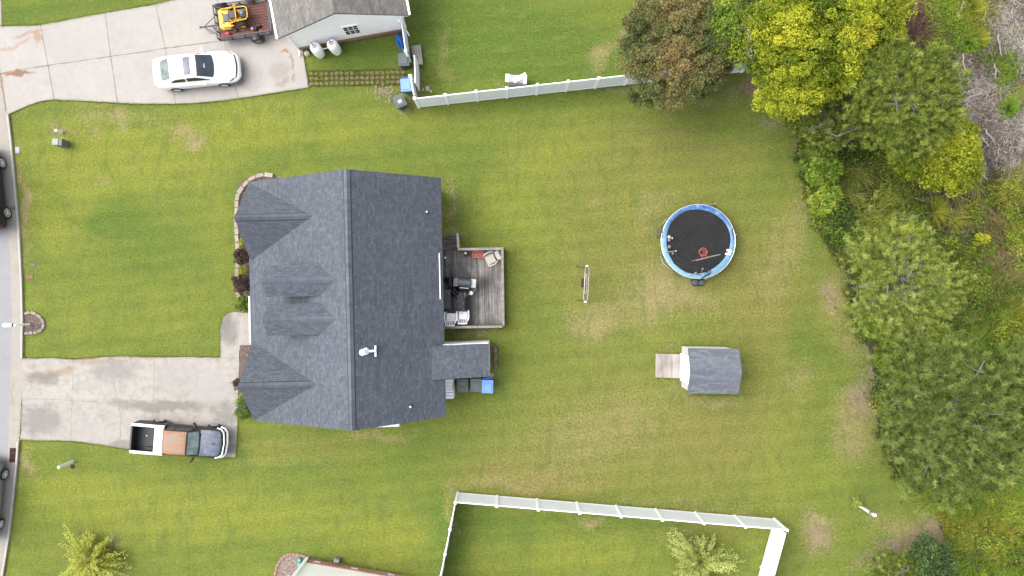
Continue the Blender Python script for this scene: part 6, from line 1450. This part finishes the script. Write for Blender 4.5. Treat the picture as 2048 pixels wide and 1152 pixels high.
def inside(x, y, inset=0.0):
    ex = np.interp(-y, -epx[:, 1], epx[:, 0]); return x > ex + inset + .18*np.sin(y*3.1) + .12*np.sin(y*7.7+1)
def field(x, y, s): return np.sin(x*s+1.3*np.sin(y*s*.7))+np.sin(y*s*1.1+1.7*np.sin(x*s*.6+2))
NB = 260000
rg = np.random.default_rng(99); X = rg.uniform(13.2, 33.5, NB); Y = rg.uniform(-20, 20, NB); k_ = inside(X, Y); X, Y = X[k_], Y[k_]; Zk = zone(X, Y, rg)
def blades(name, label, cat_, sel, Lr, w, tilt, stops, seed, kind='stuff', z0=0.0, clump=2.0, bend=.5, trans=.2):
    rg = np.random.default_rng(seed); x, y = X[sel], Y[sel]; n = len(x)
    if n == 0: return
    # tussocks: pull the blades together, and let each tussock lean its own way
    g = clump; cx = np.round(x*g)/g + .35*np.sin(np.round(x*g)*12.9+np.round(y*g)*78.2)/g; cy = np.round(y*g)/g + .35*np.sin(np.round(x*g)*39.3+np.round(y*g)*11.1)/g
    x = x+(cx-x)*.45; y = y+(cy-y)*.45; hsh = np.sin(np.round(x*g)*127.1+np.round(y*g)*311.7)*43758.5; hsh = hsh-np.floor(hsh)
    a = 6.283*hsh*.4 + field(cx, cy, .5)*1.6 + rg.normal(0, .55, n); L = Lr*(.55+.9*rg.random(n))*(.6+.9*hsh); tl = np.clip(tilt+rg.normal(0, .25, n), .05, 1.35)
    dx, dy = np.cos(a), np.sin(a); sx, sy = -dy*w/2, dx*w/2; P_ = []
    for i, f in enumerate((0, .38, .72, 1.0)):
        th = tl + bend*f; hor = L*f*np.sin(th); ver = L*f*np.cos(np.minimum(th, 1.5))
        wv_ = (1, .9, .65, .08)[i]; c = np.stack([x+dx*hor, y+dy*hor, z0+np.maximum(ver, .02)], 1); s = np.stack([sx*wv_, sy*wv_, np.zeros(n)], 1); P_ += [c-s, c+s]
    V = np.stack(P_, 1).reshape(-1, 3); b = (np.arange(n)*8)[:, None]; Fq = np.concatenate([b+np.array([[0, 1, 3, 2]]), b+np.array([[2, 3, 5, 4]]), b+np.array([[4, 5, 7, 6]])], 0)
    ti = .5 + .28*(hsh-.5)*2*.7 + .12*field(x, y, 1.1) + rg.normal(0, .16, n); T_ = np.repeat(ti, 8)+np.tile([0, 0, 0, 0, .04, .04, .08, .08], n)
    o = tintmesh(name, V, Fq, T_, leafmat(name+'_mat', stops, trans), None); return tag(o, label, cat_, kind=kind)
r_ = rg.random(len(X))
blades('marsh_grass', 'bright green long marsh grass in swept tussocks at the lower right', 'grass', (Zk == 0), .75, .030, .75, [(0, (.035, .075, .010)), (.4, (.10, .175, .018)), (.75, (.19, .27, .028)), (1, (.30, .34, .05))], 1)
blades('marsh_grass', 'yellow-green long grass tussocks among the rough growth', 'grass', (Zk == 1), .72, .030, .75, [(0, (.07, .09, .012)), (.4, (.17, .185, .022)), (.75, (.29, .28, .035)), (1, (.40, .35, .07))], 2)
blades('marsh_grass', 'dull olive long grass across the rough ground on the right', 'grass', (Zk == 2), .62, .026, .8, [(0, (.030, .040, .010)), (.4, (.085, .10, .020)), (.75, (.165, .175, .032)), (1, (.26, .25, .06))], 3)
blades('dry_grass', 'tan dry grass at the far right', 'grass', (Zk == 3), .60, .026, .85, [(0, (.035, .030, .012)), (.4, (.11, .088, .036)), (.75, (.20, .165, .06)), (1, (.32, .28, .12))], 4)
blades('dead_vine', 'reddish brown tangle of dead vines near the top right pines', 'dead vine', (Zk == 6), .8, .030, 1.1, [(0, (.018, .012, .010)), (.4, (.075, .045, .032)), (.75, (.19, .115, .075)), (1, (.30, .20, .13))], 5, bend=.3)
blades('ground_cover', 'thin olive blades over all the rough ground', 'ground cover', (r_ < .16) & (Zk != 5) & (Zk != 4), .45, .030, .8, [(0, (.030, .035, .012)), (.5, (.10, .10, .025)), (1, (.20, .17, .06))], 6)
# debris of pale twigs
def twigs(name, label, cat_, sel, Lr, w, stops, seed, hz=.22, rep=2):
    rg = np.random.default_rng(seed); x = np.repeat(X[sel], rep); y = np.repeat(Y[sel], rep); n = len(x); x = x+rg.normal(0, .12, n); y = y+rg.normal(0, .12, n)
    hsh = .5+.25*field(x, y, 1.3); a = rg.uniform(0, 6.28, n)*.6 + field(x, y, .9)*1.5; L = Lr*rg.gamma(1.6, .6, n); z = hz*rg.random(n)*(.4+hsh) + .03; dz = rg.normal(0, .05, n)
    d = np.stack([np.cos(a)*L/2, np.sin(a)*L/2, dz], 1); s = np.stack([-np.sin(a)*w/2, np.cos(a)*w/2, np.zeros(n)], 1)*rg.uniform(.4, 1.6, n)[:, None]; c = np.stack([x, y, z], 1); up = np.array([0, 0, w*.6])
    V = np.stack([c-d-s, c-d+s, c+d*.9+s*.5, c+d*.9-s*.5, c-d+up, c+d*.9+up], 1).reshape(-1, 3); b = (np.arange(n)*6)[:, None]
    Fq = np.concatenate([b+np.array([[0, 4, 5, 3]]), b+np.array([[4, 1, 2, 5]])], 0)
    o = tintmesh(name, V, Fq, np.repeat(.30+.35*(hsh-.2)+rg.normal(0, .2, n), 6), leafmat(name+'_mat', stops, 0, .9), None); return tag(o, label, cat_, kind='stuff')
twigs('brushwood', 'grey-pink litter of broken twigs and dead reeds at the top right', 'brushwood', (Zk == 4), .30, .028, [(0, (.03, .024, .019)), (.3, (.12, .098, .082)), (.6, (.27, .24, .215)), (1, (.50, .47, .44))], 7, rep=4)
twigs('leaf_litter', 'dark twig litter over the rough ground and the muddy hollow', 'litter', (r_ < .20) & (Zk != 5), .25, .022, [(0, (.015, .012, .010)), (.4, (.06, .045, .035)), (.8, (.14, .10, .075)), (1, (.26, .21, .17))], 8, hz=.12, rep=2)
# fallen pale sticks, each its own
for i, (x0, y0, x1, y1) in enumerate(((1927,5,1910,42),(1972,25,1966,45),(1995,70,2003,118),(1926,108,1930,150),(1990,128,1992,160),(1962,276,1978,292),(1970,260,1990,288),(1830,395,1858,405),(1800,440,1860,424),(1960,345,1975,360))):
    a, b = P(x0, y0, .5), P(x1, y1, .35); mb = MB(); rr = random.Random(i); o_ = Vector((a.x, a.y, 0))
    q = [a.lerp(b, k/5)-o_ + Vector((rr.uniform(-.05, .05), rr.uniform(-.05, .05), rr.uniform(0, .06))) for k in range(6)]; mb.tube(q, [.035, .035, .03, .028, .022, .012], 6)
    mb.tube([q[2], q[2]+Vector((rr.uniform(-.4, .4), rr.uniform(-.4, .4), .05))], [.02, .008], 5)
    o = mb.build('fallen_branch', mat('bleached_wood', (.40, .35, .32), .9, var=.2), smooth=50); o.location = o_
    WH = ['at the very top edge, thickest one', 'beside the dark mud near the top', 'slanting through the grey litter near the top', 'standing in the brown hollow right of the full pine', 'curving down beside the green patch in the grey litter', 'short one just above the dark water', 'longer one above the dark water in the brown litter', 'forked one left of the dark water', 'long thin one crossing the olive grass below the water', 'short one poking out of the dark water']
    tag(o, 'bleached fallen branch, ' + WH[i], 'branch', 'fallen branches in the rough ground')
# bramble leaves
rg = np.random.default_rng(77); sel = (Zk == 7) | ((Zk == 2) & (r_ < .22)) | ((Zk == 1) & (r_ < .12)); x, y = np.repeat(X[sel], 3), np.repeat(Y[sel], 3); n = len(x)
cen = np.stack([x+rg.normal(0, .15, n), y+rg.normal(0, .15, n), .15+.35*rg.random(n)*(1+.4*field(x, y, 1.5))], 1); cen[:, 2] = np.maximum(cen[:, 2], .05)
v, f = leaves(cen, .062, rg, .9, .62); o = tintmesh('bramble', v, f, np.repeat(.42+.16*field(x, y, 1.2)+rg.normal(0, .22, n), 4), leafmat('bramble_leaves', [(0, (.025, .05, .010)), (.4, (.075, .12, .018)), (.75, (.18, .22, .03)), (1, (.30, .30, .05))], .2))
tag(o, 'leafy bramble ground cover along the edge of the lawn', 'bramble', kind='stuff')
# leafy mounds merging into one undergrowth
rg = np.random.default_rng(123); nm = 900; mx, my = rg.uniform(13.5, 33, nm), rg.uniform(-19, 17.5, nm); mz = zone(mx, my, rg); ok = inside(mx, my, .25) & np.isin(mz, [0, 1, 2, 7]); ok |= inside(mx, my, .3) & (mz == 3) & (rg.random(nm) < .5); mx, my, mz = mx[ok], my[ok], mz[ok]; nm = len(mx)
mr = rg.uniform(.22, .60, nm); idx = np.repeat(np.arange(nm), 330); d = unit(rg.normal(size=(len(idx), 3))); d[:, 2] = np.abs(d[:, 2]); q = rg.uniform(.5, 1.1, len(idx)); wob = 1+.3*np.sin(3*np.arctan2(d[:, 1], d[:, 0])+mx[idx]*9)
cen = np.stack([mx[idx], my[idx], 0*mx[idx]], 1) + d*(q*mr[idx]*wob)[:, None]*np.array([1.25, 1.25, 1.0]); cen[:, 2] += .12
v, f = leaves(cen, .052, rg, .7, .55, outward=d*.6); mt = rg.normal(.45, .2, nm) + np.where(mz == 1, .18, 0) - np.where(mz == 2, .05, 0)
o = tintmesh('undergrowth', v, f, np.repeat(mt[idx]+rg.normal(0, .14, len(idx)), 4), leafmat('undergrowth_leaves', [(0, (.035, .07, .010)), (.35, (.105, .17, .018)), (.7, (.23, .30, .030)), (1, (.38, .41, .05))], .2))
tag(o, 'leafy green undergrowth merging between the pines on the right', 'undergrowth', kind='stuff')
# single green tussock in the grey litter
def tussock(label, px, py, r, n, stops, seed, h=.8, w=.035, lean=None):
    rg = np.random.default_rng(seed); c0 = P(px, py, .3); a = rg.uniform(0, 6.28, n) if lean is None else rg.normal(lean, .75, n); L = r*rg.uniform(.5, 1.15, n); tl = rg.uniform(.3, 1.3, n); V = []
    for i, f_ in enumerate((0, .4, .75, 1.0)):
        th = tl*(.5+.6*f_); c = np.stack([np.cos(a)*L*f_*np.sin(th), np.sin(a)*L*f_*np.sin(th), h*f_*np.cos(th)*rg.uniform(.9, 1, n)+.04], 1); s = np.stack([-np.sin(a), np.cos(a), 0*a], 1)*w/2*(1, .9, .6, .1)[i]; V += [c-s, c+s]
    V = np.stack(V, 1).reshape(-1, 3); b = (np.arange(n)*8)[:, None]; Fq = np.concatenate([b+np.array([[0, 1, 3, 2]]), b+np.array([[2, 3, 5, 4]]), b+np.array([[4, 5, 7, 6]])], 0)
    o = tintmesh('grass_tussock', V, Fq, np.repeat(rg.normal(.5, .2, n), 8), leafmat('tussock%d' % seed, stops, .2)); o.location = (c0.x, c0.y, 0); return tag(o, label, 'tussock')
GS = [(0, (.05, .11, .012)), (.5, (.14, .25, .025)), (1, (.28, .38, .05))]; YS = [(0, (.10, .13, .015)), (.5, (.25, .28, .03)), (1, (.42, .34, .05))]
tussock('bright green star-shaped grass tussock in the grey litter', 2018, 218, .85, 260, GS, 11)
tussock('small green tussock left of the dark hollow near the top', 1935, 82, .9, 260, GS, 12, lean=-1.2); tussock('orange-tipped yellow tussock right of the dark hollow', 1955, 80, .9, 240, YS, 13, lean=.35)
tussock('swept yellow-green reed clump over the dark water', 1930, 342, 1.3, 420, YS, 14, 1.0, lean=-.3); tussock('yellow-green reed clump left of the dark water among olive grass', 1868, 425, 1.1, 360, YS, 15, .9, lean=.4)
tussock('yellow-green reed clump at the top edge above the dark mud', 1945, 22, 1.1, 320, YS, 16, .9, lean=.8)

# grass creeping over the slab edges, walls and posts
def fringe(segs, dens, Lr, seed, stops, spread=.10):
    rg = np.random.default_rng(seed); xs, ys = [], []
    for pts in segs:
        for (a, b) in zip(pts[:-1], pts[1:]):
            p, q = P(*a), P(*b); n = int((q-p).length*dens); t_ = rg.random(n); xs.append(p.x+(q.x-p.x)*t_+rg.normal(0, spread, n)); ys.append(p.y+(q.y-p.y)*t_+rg.normal(0, spread, n))
    x, y = np.concatenate(xs), np.concatenate(ys); n = len(x); a = rg.uniform(0, 6.28, n); L = Lr*rg.uniform(.5, 1.3, n); tl = rg.uniform(.1, 1.2, n); w = .014
    c0 = np.stack([x, y, np.full(n, .0)], 1); c1 = c0+np.stack([np.cos(a)*L*np.sin(tl), np.sin(a)*L*np.sin(tl), L*np.cos(tl)+.03], 1); s = np.stack([-np.sin(a)*w, np.cos(a)*w, 0*a], 1)
    V = np.stack([c0-s, c0+s, c1], 1).reshape(-1, 3); o = tintmesh('grass_fringe', V, np.arange(len(V)).reshape(-1, 3), np.repeat(rg.normal(.5, .22, n), 3), leafmat('fringe%d' % seed, stops, .2)); return tag(o, None, 'grass', kind='stuff')
FS = [(0, (.12, .16, .022)), (.5, (.22, .27, .035)), (1, (.32, .35, .06))]
o = fringe([drive[0:7], drive[6:10], drive[12:13]+drive[15:], [(18,229),(40,219),(60,210),(85,202),(108,199),(170,202),(235,206),(290,208),(345,208),(380,207),(420,204),(505,193),(618,175),(608,110)], [(0,53),(60,52),(85,50),(160,36),(212,26),(312,9),(365,-3)], [(20,231),(33,370),(46,560),(48,640),(47,716)], [(42,880),(30,1000),(8,1152)]], 170, .06, 1, FS, .045)
o['label'] = 'uneven grass edge creeping over the driveways and kerb'
o = fringe([[(838,214),(1290,164)], [(916,985),(1548,1037)], [(915,989),(882,1152)], [(1547,1042),(1518,1152)], [(1361,694),(1455,694)], [(1374,789),(1480,790)], [(1311,707),(1359,708)], [(1311,755),(1359,757)], [(893,655),(1008,657)], [(1010,500),(1012,655)], [(601,101),(811,63)], [(615,1114),(826,1152)], [(893,760),(990,786)]], 150, .12, 2, FS, .06)
o['label'] = 'longer grass along the feet of fences, deck and shed'
o = fringe([[(620,143+9.6*k),(812,140+9.6*k)] for k in range(4)] + [[(617+10.2*k,145),(617+10.2*k,170)] for k in range(20)], 260, .08, 3, FS, .04)
o['label'] = 'grass growing between the pavers of the garden path'
